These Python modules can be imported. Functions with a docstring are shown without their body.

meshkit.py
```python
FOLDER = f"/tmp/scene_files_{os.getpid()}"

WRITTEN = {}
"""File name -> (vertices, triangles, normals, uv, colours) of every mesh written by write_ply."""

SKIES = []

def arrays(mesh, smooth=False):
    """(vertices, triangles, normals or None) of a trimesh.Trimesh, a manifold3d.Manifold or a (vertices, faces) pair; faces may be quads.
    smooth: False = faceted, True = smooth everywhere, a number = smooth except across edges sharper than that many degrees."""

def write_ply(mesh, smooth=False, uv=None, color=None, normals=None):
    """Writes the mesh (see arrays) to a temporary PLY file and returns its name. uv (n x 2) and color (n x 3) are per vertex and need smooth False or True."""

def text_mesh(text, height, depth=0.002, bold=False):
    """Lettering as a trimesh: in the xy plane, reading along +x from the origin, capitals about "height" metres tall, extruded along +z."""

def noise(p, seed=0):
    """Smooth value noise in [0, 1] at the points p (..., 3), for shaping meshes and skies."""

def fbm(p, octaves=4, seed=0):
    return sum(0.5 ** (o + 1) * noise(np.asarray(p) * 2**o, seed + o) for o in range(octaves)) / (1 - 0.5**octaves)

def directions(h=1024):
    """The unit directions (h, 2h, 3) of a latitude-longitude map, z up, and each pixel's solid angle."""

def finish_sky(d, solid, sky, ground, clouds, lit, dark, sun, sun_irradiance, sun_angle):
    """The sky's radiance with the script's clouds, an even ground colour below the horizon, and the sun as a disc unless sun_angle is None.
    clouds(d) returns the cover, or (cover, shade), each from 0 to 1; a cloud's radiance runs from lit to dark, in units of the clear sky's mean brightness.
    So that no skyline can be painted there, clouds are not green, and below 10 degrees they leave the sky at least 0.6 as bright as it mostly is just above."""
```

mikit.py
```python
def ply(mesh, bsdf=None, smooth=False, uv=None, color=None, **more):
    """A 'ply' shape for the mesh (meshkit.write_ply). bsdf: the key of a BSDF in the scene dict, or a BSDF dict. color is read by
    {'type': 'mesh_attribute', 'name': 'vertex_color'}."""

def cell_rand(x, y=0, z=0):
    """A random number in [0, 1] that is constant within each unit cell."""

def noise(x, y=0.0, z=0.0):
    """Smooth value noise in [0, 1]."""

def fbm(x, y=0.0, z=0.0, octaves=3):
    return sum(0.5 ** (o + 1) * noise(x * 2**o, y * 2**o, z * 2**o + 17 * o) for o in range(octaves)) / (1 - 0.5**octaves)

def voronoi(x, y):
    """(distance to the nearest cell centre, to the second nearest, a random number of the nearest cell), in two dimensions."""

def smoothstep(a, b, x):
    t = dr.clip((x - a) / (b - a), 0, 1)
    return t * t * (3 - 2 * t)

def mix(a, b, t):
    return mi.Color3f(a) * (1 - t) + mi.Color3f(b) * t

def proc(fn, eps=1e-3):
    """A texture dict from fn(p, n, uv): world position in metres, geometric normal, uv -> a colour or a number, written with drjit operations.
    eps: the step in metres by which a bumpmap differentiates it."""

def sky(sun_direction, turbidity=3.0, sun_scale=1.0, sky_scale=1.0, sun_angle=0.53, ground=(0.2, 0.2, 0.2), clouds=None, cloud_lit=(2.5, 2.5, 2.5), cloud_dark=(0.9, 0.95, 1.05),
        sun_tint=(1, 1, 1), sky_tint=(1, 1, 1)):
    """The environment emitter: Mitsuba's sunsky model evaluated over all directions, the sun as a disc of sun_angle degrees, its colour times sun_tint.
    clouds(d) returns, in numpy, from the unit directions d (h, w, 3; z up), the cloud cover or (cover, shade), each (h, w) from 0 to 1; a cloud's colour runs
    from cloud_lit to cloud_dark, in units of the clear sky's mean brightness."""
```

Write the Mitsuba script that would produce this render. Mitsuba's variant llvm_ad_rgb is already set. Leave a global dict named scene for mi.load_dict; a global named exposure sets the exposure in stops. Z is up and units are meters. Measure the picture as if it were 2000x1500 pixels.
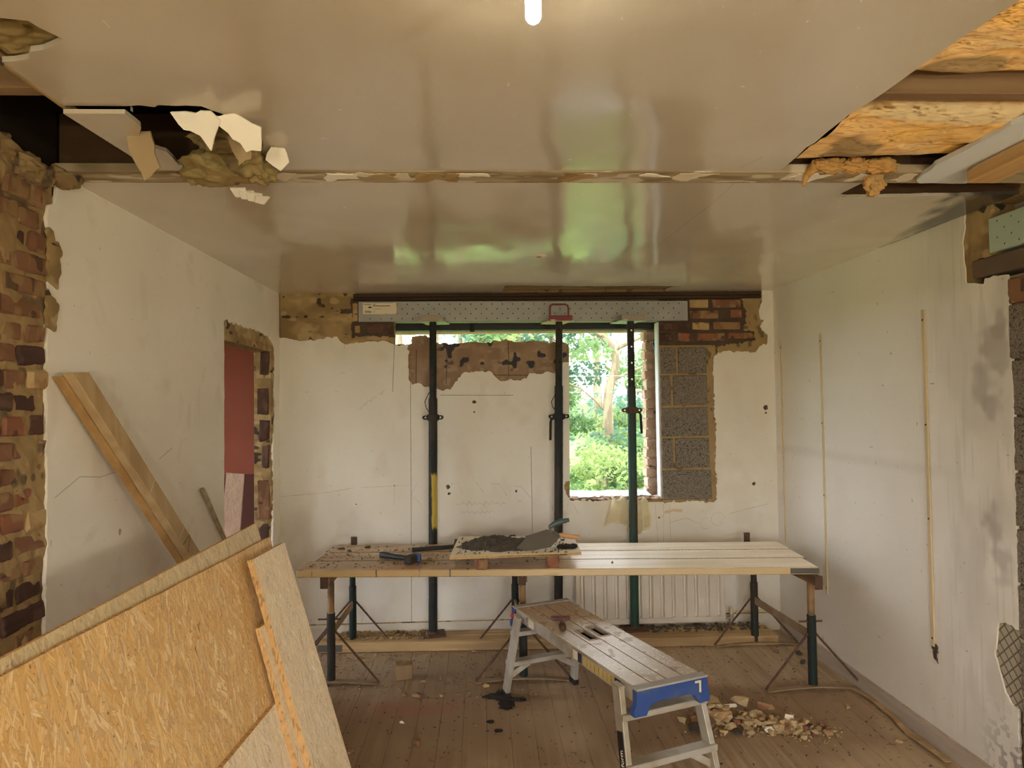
import math, random
import numpy as np
import trimesh, shapely
import manifold3d as m3
import drjit as dr
import mitsuba as mi
import mikit, meshkit
from shapely.geometry import Polygon, LineString, box as sbox
from mikit import cell_rand, smoothstep, mix, proc

# ------------------------------------------------------------------ camera, sky, exposure
T = mi.ScalarTransform4f
scene, labels = {}, {}
YAW, PITCH, ROLL, EYE = .0433, .0288, -.0136, 1.654
fwd = np.array([math.sin(YAW) * math.cos(PITCH), math.cos(YAW) * math.cos(PITCH), math.sin(PITCH)])
rgt = np.array([math.cos(YAW), -math.sin(YAW), 0.])
upv = np.cross(rgt, fwd) * math.cos(ROLL) - rgt * math.sin(ROLL)
scene['camera'] = {'type': 'perspective', 'fov': math.degrees(2 * math.atan(1000 / 1333)), 'fov_axis': 'x', 'near_clip': .02, 'far_clip': 200.,
                   'to_world': T().look_at(origin=[0, 0, EYE], target=[float(fwd[0]), float(fwd[1]), EYE + float(fwd[2])], up=[float(x) for x in upv])}
SKY = 112.0
scene['sky'] = mikit.sky((-.3, .5, .8), sun_scale=0.0, sky_scale=SKY, ground=(.1, .11, .06),
                         clouds=lambda d: np.full(d.shape[:2], .92), cloud_lit=(1.0, 1.0, 1.03))
exposure = 0.0
WARM = (1.0, .88, .62)
BULB, FILL_LAMP = 150.0, 520.0      # radiance of the pendant bulb in view, of the fill lamps added behind the camera

XL, XR, ZC, D = -1.435, 2.135, 2.458, 4.896
rng = np.random.default_rng(7)


# ------------------------------------------------------------------ helpers
COUNT = {}


def key_for(name):
    """the name, or the name with the next three-digit number if it is taken"""
    n = COUNT.get(name, 0)
    COUNT[name] = n + 1
    return name if n == 0 else f'{name}_{n:03d}'


def thing(name, label, cat, group=None):
    k = key_for(name)
    labels[k] = {'label': label, 'category': cat}
    if group: labels[k]['group'] = group
    return k


def put(name, mesh, bsdf, parent=None, smooth=False, label=None, cat=None, group=None, kind=None, **kw):
    """one entry of the scene; with a parent it is a part"""
    full = key_for((parent + '__' + name) if parent else name)
    if isinstance(bsdf, str) and (bsdf in BRICKS or bsdf in OSBS):
        nv = len(mesh.vertices)
        kw['uv'] = np.tile([BRICKS.get(bsdf, OSBS.get(bsdf)), float((nv * 7 + len(scene) * 13) % 97)], (nv, 1))
        bsdf, smooth = 'brick' if bsdf in BRICKS else 'osb', False
    d = mesh if isinstance(mesh, dict) else mikit.ply(mesh, 'mat_' + bsdf, smooth=smooth, **kw)
    scene[full] = d
    lab = {}
    if label: lab['label'] = label
    if cat: lab['category'] = cat
    if group: lab['group'] = group
    if kind: lab['kind'] = kind
    if lab: labels[full] = lab
    return full


def struct(name, mesh, bsdf, label, smooth=False, **kw):
    return put(name, mesh, bsdf, None, smooth, label, None, None, 'structure', **kw)


def cat(*ms):
    return trimesh.util.concatenate([m for m in ms if m is not None])


def rotm(rx=0, ry=0, rz=0):
    return trimesh.transformations.euler_matrix(rx, ry, rz, 'sxyz')


def move(m, loc=(0, 0, 0), rx=0, ry=0, rz=0):
    m = m.copy()
    m.apply_transform(rotm(rx, ry, rz))
    m.apply_translation(loc)
    return m


def bx(sx, sy, sz, b=.003):
    """a box centred on the origin, edges chamfered"""
    x, y, z = sx / 2, sy / 2, sz / 2
    b = min(b, x * .9, y * .9, z * .9)
    p = []
    for a in (-1, 1):
        for c in (-1, 1):
            for e in (-1, 1):
                p += [(a * (x - b), c * (y - b), e * z), (a * (x - b), c * y, e * (z - b)), (a * x, c * (y - b), e * (z - b))]
    return trimesh.convex.convex_hull(np.array(p))


def bxa(x0, x1, y0, y1, z0, z1, b=.003):
    return move(bx(x1 - x0, y1 - y0, z1 - z0, b), ((x0 + x1) / 2, (y0 + y1) / 2, (z0 + z1) / 2))


def beam(p0, p1, w, t, b=.002, up=(0, 0, 1), e0=0, e1=0):
    """a bar of section w (sideways) by t (along up) from p0 to p1"""
    p0, p1 = np.array(p0, float), np.array(p1, float)
    d = p1 - p0
    L = np.linalg.norm(d); d /= L
    s = np.cross(d, up); s /= np.linalg.norm(s)
    u = np.cross(s, d)
    m = bx(L + e0 + e1, w, t, b)
    M = np.eye(4); M[:3, 0], M[:3, 1], M[:3, 2] = d, s, u
    M[:3, 3] = (p0 + p1) / 2 + d * (e1 - e0) / 2
    m.apply_transform(M)
    return m


def tube(pts, r, n=10, cap=True):
    pts = np.asarray(pts, float)
    rr = np.broadcast_to(np.asarray(r, float), (len(pts),))
    t = np.gradient(pts, axis=0); t /= np.linalg.norm(t, axis=1, keepdims=True) + 1e-12
    ref = np.array([0, 0, 1.]) if abs(t[0][2]) < .9 else np.array([1., 0, 0])
    a = np.cross(t[0], ref); a /= np.linalg.norm(a)
    V = []
    for i in range(len(pts)):
        a = a - t[i] * (a @ t[i]); a /= np.linalg.norm(a) + 1e-12
        b = np.cross(t[i], a)
        ang = np.arange(n) * 2 * np.pi / n
        V.append(pts[i] + rr[i] * (np.cos(ang)[:, None] * a + np.sin(ang)[:, None] * b))
    V = np.vstack(V)
    F = []
    for i in range(len(pts) - 1):
        for j in range(n):
            A, B = i * n + j, i * n + (j + 1) % n
            F += [[A, B, B + n], [A, B + n, A + n]]
    if cap:
        V = np.vstack([V, pts[0], pts[-1]]); c0, c1 = len(V) - 2, len(V) - 1
        o = (len(pts) - 1) * n
        for j in range(n):
            F += [[c0, (j + 1) % n, j], [c1, o + j, o + (j + 1) % n]]
    m = trimesh.Trimesh(V, F, process=False)
    return m


def cyl(p0, p1, r, n=16):
    return tube([p0, p1], r, n)


def lathe(profile, n=24, loc=(0, 0, 0)):
    m = trimesh.creation.revolve(np.array(profile, float), sections=n)
    m.apply_translation(loc)
    return m


def prism(poly, h, frame=None):
    """poly (shapely, 2-D) extruded along its normal by h; frame = (origin, u, v): its place"""
    gs = [g for g in getattr(poly, 'geoms', [poly]) if g.area > 1e-7]
    m = trimesh.util.concatenate([trimesh.creation.extrude_polygon(g, h, engine='earcut') for g in gs])
    if frame is not None:
        o, u, v = [np.array(q, float) for q in frame]
        M = np.eye(4); M[:3, 0], M[:3, 1], M[:3, 2], M[:3, 3] = u, v, np.cross(u, v), o
        m.apply_transform(M)
        if np.linalg.det(M[:3, :3]) < 0: m.invert()
    return m


def xz(poly, y0, y1):      # a slab standing in the x-z plane from y0 (front) to y1
    return prism(poly, y1 - y0, ((0, y1, 0), (1, 0, 0), (0, 0, 1)))


def yz(poly, x0, x1):      # a slab in the y-z plane from x0 to x1
    return prism(poly, x1 - x0, ((x0, 0, 0), (0, 1, 0), (0, 0, 1)))


def xy(poly, z0, z1):
    return prism(poly, z1 - z0, ((0, 0, z0), (1, 0, 0), (0, 1, 0)))


def jag(pts, step=.02, amp=.006, seed=1, closed=False):
    """a ragged broken edge along the polyline"""
    r = np.random.default_rng(seed)
    pts = [np.array(p, float) for p in pts]
    if closed: pts = pts + [pts[0]]
    out = []
    for a, b in zip(pts[:-1], pts[1:]):
        L = np.linalg.norm(b - a)
        n = max(1, int(L / step))
        nv = np.array([-(b - a)[1], (b - a)[0]]) / max(L, 1e-9)
        for i in range(n):
            f = (i + (r.uniform(-.35, .35) if i else 0)) / n
            out.append(a + (b - a) * f + (nv * r.normal(0, amp) if i else 0))
    if not closed: out.append(pts[-1])
    return [tuple(p) for p in out]


def rock(sx, sy, sz, seed, n=14):
    r = np.random.default_rng(seed)
    p = r.normal(size=(n, 3)); p /= np.linalg.norm(p, axis=1, keepdims=True)
    p *= r.uniform(.75, 1.1, (n, 1))
    p = np.sign(p) * np.abs(p) ** .7
    m = trimesh.convex.convex_hull(p * np.array([sx, sy, sz]) / 2)
    m.apply_translation((0, 0, -m.bounds[0][2]))
    return m


def lump(sx, sy, sz, seed, amp=.3, sub=3, freq=3.):
    m = trimesh.creation.icosphere(subdivisions=sub)
    v = m.vertices
    d = 1 + amp * (meshkit.fbm(v * freq + seed * 7.3, 4, seed) - .5) * 2
    m.vertices = v * d[:, None] * np.array([sx, sy, sz]) / 2
    return m


def sheet(f, nu, nv, thick=0):
    """a grid surface f(u, v) with u, v in [0, 1]"""
    U, V = np.meshgrid(np.linspace(0, 1, nu), np.linspace(0, 1, nv), indexing='ij')
    P = f(U.ravel(), V.ravel())
    F = []
    for i in range(nu - 1):
        for j in range(nv - 1):
            a = i * nv + j
            F += [[a, a + nv, a + nv + 1], [a, a + nv + 1, a + 1]]
    return trimesh.Trimesh(P, F, process=False)


# ------------------------------------------------------------------ materials
def hashed(h):
    h = (h ^ (h >> 13)) * 1274126177
    return mi.Float((h ^ (h >> 16)) & 0xFFFF) * (1 / 65535)


def noise(x, y=0., z=0.):
    """smooth value noise in [0, 1]; cheaper to compile than mikit's where a coordinate is a plain number"""
    c = [(v, k) for v, k in ((x, 374761393), (y, 668265263), (z, 2147483647)) if not isinstance(v, (int, float))]
    h0 = sum(int(v * 7.31 + 1e3) * k for v, k in ((x, 374761393), (y, 668265263), (z, 2147483647)) if isinstance(v, (int, float)))
    hs, ts = [mi.UInt32(h0 & 0xFFFFFFFF)], []
    for v, k in c:
        f = dr.floor(v); t = v - f
        ts.append(t * t * (3 - 2 * t))
        b = mi.UInt32(mi.Int32(f) + 1000000) * k
        hs = [h + b for h in hs] + [h + (b + k) for h in hs]
    vals = [hashed(h) for h in hs]
    for t in reversed(ts):
        m = len(vals) // 2
        vals = [dr.lerp(vals[i], vals[i + m], t) for i in range(m)]
    return vals[0]


def fbm(x, y=0., z=0., octaves=3):
    return sum(.5 ** (o + 1) * noise(x * 2 ** o, y * 2 ** o, z * 2 ** o + 17 * o) for o in range(octaves)) / (1 - .5 ** octaves)


def C(*c):
    return mi.Color3f(*[float(x) for x in c])


def pbr(name, col, rough=.7, spec=.4, metal=0., bump=None, bscale=1., eps=1e-3, two=True, **kw):
    c = proc(col) if callable(col) else {'type': 'rgb', 'value': list(col)}
    d = {'type': 'principled', 'base_color': c, 'roughness': proc(rough) if callable(rough) else float(rough), 'metallic': float(metal), 'specular': float(spec), **kw}
    if bump is not None:
        d = {'type': 'bumpmap', 'texture': proc(bump, eps), 'scale': float(bscale), 'bsdf': d}
    scene['mat_' + name] = {'type': 'twosided', 'bsdf': d} if two else d
    return name


def seg_mask(x, z, segs, w):
    """1 on pencil strokes of width w"""
    m = mi.Float(0)
    for (ax, az), (bx_, bz) in segs:
        dx, dz = bx_ - ax, bz - az
        t = dr.clip(((x - ax) * dx + (z - az) * dz) / (dx * dx + dz * dz), 0, 1)
        d2 = dr.square(x - ax - t * dx) + dr.square(z - az - t * dz)
        m = dr.maximum(m, 1 - smoothstep(w * .6, w * 1.3, dr.sqrt(d2)))
    return m


def spots(x, z, pts):
    m = mi.Float(0)
    for px, pz, r in pts:
        d = dr.sqrt(dr.square(x - px) + dr.square(z - pz)) + (noise(x * 90, z * 90) - .5) * r * .8
        m = dr.maximum(m, 1 - smoothstep(r * .6, r * 1.1, d))
    return m


def poly_chain(pts):
    return list(zip(pts[:-1], pts[1:]))


def circle(cx, cz, r, a0=0, a1=360, n=10):
    return poly_chain([(cx + r * math.cos(math.radians(a0 + (a1 - a0) * i / n)), cz + r * math.sin(math.radians(a0 + (a1 - a0) * i / n))) for i in range(n + 1)])


SEG = [((-.512, 2.09), (-.520, .121)), ((-.625, 2.1), (-.64, 1.751)), ((-.302, 1.721), (.218, 1.714)), ((.342, 1.342), (.344, .732))]
PEN = [((-1.431, 1.021), (-1.102, 1.044)), ((-1.102, 1.044), (-.923, 1.073)), ((-.869, 1.075), (-.526, 1.083)), ((-.634, 1.086), (-.636, .934)),
       ((-.516, 1.022), (-.448, .948)), ((-.516, 1.022), (-.472, 1.093)), ((-.236, 1.082), (-.188, 1.099)), ((-.188, 1.099), (-.149, 1.011)),
       ((-.053, 1.096), (0, 1.023)), ((.056, 1.084), (.111, 1.083)), ((.111, 1.083), (.165, .998)), ((.217, 1.062), (.268, 1.061)), ((.268, 1.061), (.333, .98)),
       ((1.235, .914), (1.248, .646)), ((1.295, .913), (1.289, .645)), ((1.339, .912), (1.341, .644)), ((1.27, .811), (1.347, .894)),
       ((1.777, .837), (2.061, .902)), ((1.344, .784), (1.457, .811)), ((1.457, .811), (1.55, .772)), ((.642, .926), (.677, .852))]
PEN += circle(1.69, .800, .05, 0, 330) + circle(1.60, .77, .04, 60, 300, 7)
for i in range(9):   # a faded handwritten note
    PEN += poly_chain([(-.20 + i * .04, .935 + .012 * math.sin(i * 2.1)), (-.185 + i * .04, .955 - .01 * math.cos(i * 1.7)), (-.165 + i * .04, .938)])
for i in range(7):
    PEN += poly_chain([(-.17 + i * .036, .875 + .008 * math.sin(i * 1.3)), (-.155 + i * .036, .892), (-.14 + i * .036, .876)])
SCUFF = [((-.883 + .018 * i, 1.627 + .0125 * i + .006 * (-1) ** i), (-.874 + .018 * i, 1.640 + .0125 * i)) for i in range(11)]
HOLES = [(-.061, 1.67, .014), (-.062, 1.597, .007), (-.254, 1.071, .016), (-.247, 1.02, .011), (.231, 1.029, .008), (2.062, 1.60, .018), (2.062, 1.56, .01),
         (1.959, 1.05, .014), (-.634, 1.086, .006), (-.902, .957, .006), (1.26, .82, .008)]


WHITE = (.72, .685, .62)


def paint_back(p, n, uv):
    x, z = p.x, p.z
    c = mix(WHITE, (.66, .615, .54), smoothstep(.35, .75, fbm(x * 2.1, z * 1.6, 3.1, 3)))
    c = mix(c, (.60, .53, .44), .35 * smoothstep(.55, .8, fbm(x * 7, z * 5, 9., 3)))
    fine = noise(x * 130, z * 130)
    c = mix(c, (.35, .31, .26), .7 * smoothstep(.965, .99, noise(x * 45, z * 45, 5.)))
    c = mix(c, (.20, .19, .19), .75 * seg_mask(x, z, SEG, .0028))
    c = mix(c, (.30, .29, .29), (.15 + .4 * noise(x * 30, z * 30, 2.)) * seg_mask(x, z, PEN, .0025))
    c = mix(c, (.40, .37, .33), .5 * seg_mask(x, z, SCUFF, .006) * smoothstep(.3, .7, fine))
    st = smoothstep(.02, .0, dr.abs(z - .868 + .01 * noise(x * 30))) * smoothstep(1.25, 1.32, x) * smoothstep(1.62, 1.5, x) * smoothstep(.42, .55, noise(x * 22, z * 40))
    c = mix(c, (.50, .36, .16), .8 * st)
    c = mix(c, (.06, .045, .03), spots(x, z, HOLES))
    return c


def paint_left(p, n, uv):
    y, z = p.y, p.z
    c = mix((.82, .78, .71), (.77, .735, .665), smoothstep(.35, .75, fbm(y * 2.3, z * 1.8, 4.1, 3)))
    c = mix(c, (.62, .52, .43), .30 * smoothstep(.62, .85, fbm(y * 9 + 2 * noise(y * 3, z * 3, 2.), z * 8 + 2 * noise(y * 4, z * 4, 6.), 1., 3)))
    c = mix(c, (.3, .25, .2), .7 * smoothstep(.972, .99, noise(y * 50, z * 50, 8.)))
    curve = poly_chain([(2.36, 1.36), (2.50, 1.415), (2.63, 1.40), (2.82, 1.415)]) + [((3.10, 1.43), (3.22, 1.47))]
    c = mix(c, (.36, .33, .29), .6 * seg_mask(y, z, curve, .0025))
    c = mix(c, (.2, .17, .14), .7 * spots(y, z, [(2.77, 1.17, .012)]))
    return c


def paint_right(p, n, uv):
    y, z = p.y, p.z
    c = mix(WHITE, (.68, .64, .57), smoothstep(.35, .75, fbm(y * 2.0, z * 1.3, 7.1, 3)))
    # grey smears where the old fitting stood, and scratches near the broken edge
    near = smoothstep(3.45, 2.75, y)
    sm = smoothstep(.42, .72, fbm(y * 5.0, z * 2.2, 2.2, 3))
    c = mix(c, (.46, .42, .36), .6 * near * sm)
    streak = smoothstep(.6, .85, noise(y * 60, z * 5, 3.)) * near
    c = mix(c, (.48, .44, .39), .35 * streak)
    for (py, pz, r) in ((2.74, 1.86, .10), (2.83, 1.70, .09), (2.72, 1.98, .06), (2.78, 1.62, .07), (2.73, .98, .10), (2.80, 1.12, .08)):
        d = dr.sqrt(dr.square(y - py) + dr.square((z - pz) * .8))
        c = mix(c, (.29, .255, .215), .5 * smoothstep(r, r * .2, d + (fbm(y * 14, z * 14, 5., 2) - .5) * r * 1.6))
    low = smoothstep(.45, .15, z) * smoothstep(2.95, 2.70, y)
    c = mix(c, (.18, .16, .14), .8 * low * smoothstep(.5, .62, noise(y * 60, z * 60, 2.)))
    c = mix(c, (.33, .28, .22), .7 * smoothstep(.962, .985, noise(y * 36, z * 36, 5.)))
    c = mix(c, (.56, .52, .45), .4 * smoothstep(.05, .0, dr.abs(z - 1.31)) * smoothstep(2.6, 3.4, y))
    return c


def paint_ceiling(p, n, uv):
    x, y = p.x, p.y
    wx, wy = x + .35 * noise(x * 2.3, y * 2.9, 5.), y + .35 * noise(x * 2.7, y * 2.1, 9.)
    c = mix((.54, .487, .405), (.475, .425, .347), smoothstep(.35, .75, fbm(wx * 1.6, wy * 1.4, 2.0, 3)))
    c = mix(c, (.43, .35, .255), .28 * smoothstep(.5, .85, fbm(wx * 3.2, wy * 1.9, 12., 3)))
    cr = poly_chain([(.913, 3.463), (.930, 3.0), (.945, 2.668), (.94, 2.44)]) + poly_chain([(.90, 2.3), (.936, 2.198)])
    c = mix(c, (.30, .26, .20), .55 * seg_mask(x, y, cr, .002))
    # soot above the lintel at the right
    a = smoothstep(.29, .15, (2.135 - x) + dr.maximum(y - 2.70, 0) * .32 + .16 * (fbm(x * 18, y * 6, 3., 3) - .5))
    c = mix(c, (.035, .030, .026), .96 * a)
    c = mix(c, (.8, .74, .64), .6 * smoothstep(.975, .99, noise(x * 40, y * 40, 6.)))
    return c


pbr('paint_back_wall', paint_back, .75, .25)
pbr('paint_left_wall', paint_left, .75, .25)
pbr('paint_right_wall', paint_right, .7, .3)
pbr('paint_gloss_ceiling', paint_ceiling, lambda p, n, uv: .10 + .09 * fbm(p.x * 4, p.y * 3, 1., 2), .8,
    bump=lambda p, n, uv: fbm(p.x * 3.5, p.y * 2.2, 0., 2) * .010, bscale=1.)
pbr('paint_plain', (.62, .57, .49), .8, .2)
pbr('plaster_edge', (.62, .55, .44), .9, .1)
pbr('plasterboard_white', (.78, .74, .66), .85, .15)


def render_brown(p, n, uv):
    q = p.x + p.y
    c = mix((.34, .235, .115), (.23, .155, .075), smoothstep(.3, .7, fbm(q * 8, p.z * 10, 1., 3)))
    c = mix(c, (.45, .345, .19), .6 * smoothstep(.55, .75, fbm(q * 14, p.z * 22, 4., 2)))
    c = mix(c, (.035, .03, .03), .9 * smoothstep(.74, .82, fbm(q * 16, p.z * 24, 7., 2)))
    return c


def render_pink(p, n, uv):
    c = mix((.30, .205, .135), (.235, .155, .10), smoothstep(.3, .7, fbm(p.x * 9, p.z * 9, 1., 3)))
    c = mix(c, (.36, .27, .19), .5 * smoothstep(.6, .75, fbm(p.x * 20, p.z * 30, 3., 2)))
    band = smoothstep(1.87, 1.92, p.z) * smoothstep(-.36, -.28, p.x)
    c = mix(c, (.035, .038, .05), .95 * band * smoothstep(.64, .70, fbm(p.x * 17, p.z * 19, 8., 2)))
    v = seg_mask(p.x, p.z, [((-.47, 2.05), (-.475, 1.80)), ((-.25, 2.06), (-.26, 1.80)), ((.19, 2.1), (.19, 1.85)), ((.08, 1.862), (.33, 1.858))], .003)
    c = mix(c, (.06, .045, .04), .8 * v)
    return c


RB = lambda p, n, uv: fbm((p.x + p.y) * 30, p.z * 30, 0., 2) * .012
pbr('render_brown', render_brown, .95, .1, bump=RB)
pbr('render_pink', render_pink, .95, .1, bump=RB)
pbr('mortar_dark', lambda p, n, uv: mix((.055, .04, .032), (.10, .07, .05), fbm((p.x + p.y) * 20, p.z * 20, 0., 3)), .95, .1, bump=RB)
pbr('mortar_yellow', lambda p, n, uv: mix(mix((.33, .235, .115), (.25, .165, .08), fbm((p.x + p.y) * 12, p.z * 12, 0., 3)), (.10, .07, .045), .8 * smoothstep(.66, .78, fbm((p.x + p.y) * 22, p.z * 16, 5., 2))), .95, .1, bump=RB)


BRICKS = {'brick_red': 0, 'brick_brown': 1, 'brick_buff': 2, 'brick_dark': 3, 'brick_outer': 4}
BPAL = [((.23, .095, .055), (.17, .08, .05), (.28, .18, .09)), ((.17, .085, .05), (.21, .11, .065), (.27, .175, .085)), ((.40, .265, .13), (.31, .18, .09), (.42, .30, .15)),
        ((.085, .045, .035), (.06, .035, .03), (.12, .07, .05)), ((.55, .40, .30), (.46, .31, .23), (.6, .5, .4))]


def pick(uv, pals, j):
    """the j-th colour of the palette numbered by uv.x"""
    c = mi.Color3f(pals[0][j])
    for i in range(1, len(pals)):
        c = dr.select(uv.x > i - .5, mi.Color3f(pals[i][j]), c)
    return c


def brick_col(p, n, uv):
    q = p.x + p.y + uv.y
    c = mix(pick(uv, BPAL, 0), pick(uv, BPAL, 1), smoothstep(.3, .7, fbm(q * 13, p.z * 16, 1., 3)))
    c = mix(c, pick(uv, BPAL, 2), .75 * smoothstep(.52, .68, fbm(q * 19, p.z * 15, 4., 3)))
    return mix(c, (.05, .035, .03), .7 * smoothstep(.80, .87, noise(q * 26, p.z * 26, 2.)))


pbr('brick', brick_col, .92, .12)


def block_fn(p, n, uv):
    q = p.x + p.y
    g = noise(q * 190, p.z * 190, p.x * 30)
    c = mix((.125, .105, .085), (.20, .175, .145), smoothstep(.25, .75, g))
    c = mix(c, (.03, .026, .024), smoothstep(.70, .82, noise(q * 150, p.z * 150, 7.)))
    c = mix(c, (.36, .32, .27), .8 * smoothstep(.84, .9, noise(q * 170, p.z * 170, 3.)))
    return mix(c, (.16, .13, .095), .5 * fbm(q * 5, p.z * 5, 1., 2))


pbr('block_grey', block_fn, .95, .1)
pbr('concrete_dark', lambda p, n, uv: mix((.14, .10, .075), (.10, .07, .055), fbm(p.y * 12, p.z * 12, 0., 2)), .9, .15)


def wood(light, dark, axis='x', ring=40., dirt=None, dk=0., k=0.):
    def f(p, n, uv):
        a, b, e = {'x': (p.x, p.y, p.z), 'y': (p.y, p.x, p.z), 'z': (p.z, p.x, p.y)}[axis]
        g = fbm(a * 1.6 + k, b * ring, e * ring, 3)
        c = mix(light, dark, smoothstep(.3, .75, g))
        kn = noise(a * 4 + k, b * 9, e * 9)
        c = mix(c, [x * .45 for x in dark], .8 * smoothstep(.93, .97, kn))
        if dirt: c = mix(c, dirt, dk * smoothstep(.42, .66, fbm(p.x * 4.5 + k, p.y * 6, p.z * 6, 3)))
        return c
    return f


GR = lambda p, n, uv: fbm(p.x * 3, p.y * 60, p.z * 60, 2) * .0015


def board_fn(p, n, uv):      # new scaffold boards, their left third dirty with mortar and brick dust
    g = fbm(p.x * 1.3, p.y * 34 + 2.2 * noise(p.x * .8, p.y * 3), p.z * 30, 3)
    c = mix((.93, .86, .72), (.84, .73, .56), smoothstep(.3, .75, g))
    c = mix(c, (.26, .15, .07), .8 * smoothstep(.945, .97, noise(p.x * 5, p.y * 13, p.z * 9)))
    dirt = smoothstep(.42, -.45, p.x) * smoothstep(.25, .6, fbm(p.x * 4, p.y * 7, 1., 3))
    c = mix(c, (.33, .20, .085), .9 * smoothstep(.55, -.25, p.x))
    c = mix(c, (.24, .14, .06), .7 * dirt)
    red = smoothstep(.20, .02, dr.sqrt(dr.square((p.x + .52) * .7) + dr.square((p.y - 4.02) * 2.2)) + .1 * (noise(p.x * 20, p.y * 20) - .5))
    c = mix(c, (.30, .11, .05), .7 * red)
    red2 = smoothstep(.12, .03, dr.sqrt(dr.square((p.x + .93) * .8) + dr.square((p.y - 4.38) * 2.4)))
    c = mix(c, (.28, .10, .05), .6 * red2)
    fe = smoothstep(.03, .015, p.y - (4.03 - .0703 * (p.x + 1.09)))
    c = mix(c, mix((.075, .05, .03), (.44, .30, .12), fe), .85 * smoothstep(.92, .6, dr.abs(n.z)))      # sawn edges dirty; inner ones near-black to paint the shade in the seams
    return mix(c, (.05, .04, .03), .8 * smoothstep(.86, .9, noise(p.x * 40, p.y * 55, 2.)) * smoothstep(.4, -.2, p.x))


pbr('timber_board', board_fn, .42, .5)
pbr('timber_old_board', wood((.40, .27, .13), (.27, .17, .08), 'x', 30., (.25, .17, .09), .6), .85, .2)
pbr('timber_stud_pale', wood((.44, .31, .16), (.34, .22, .10), 'z', 26., (.30, .20, .10), .3, 3.), .8, .25)
pbr('timber_stud_orange', wood((.40, .235, .09), (.30, .16, .055), 'z', 26., None, 0., 6.), .8, .25)
pbr('timber_joist', wood((.075, .042, .022), (.045, .026, .015), 'x', 26.), .9, .15)
pbr('timber_joist_pale', wood((.24, .155, .085), (.17, .10, .055), 'x', 26.), .9, .15)
pbr('timber_plate_dark', wood((.055, .032, .022), (.025, .016, .012), 'x', 40.), .85, .2, bump=lambda p, n, uv: fbm(p.x * 2, p.y * 60, p.z * 60, 2) * .006)
pbr('timber_orange_new', wood((.52, .33, .15), (.40, .23, .09), 'y', 26.), .8, .25)
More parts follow.
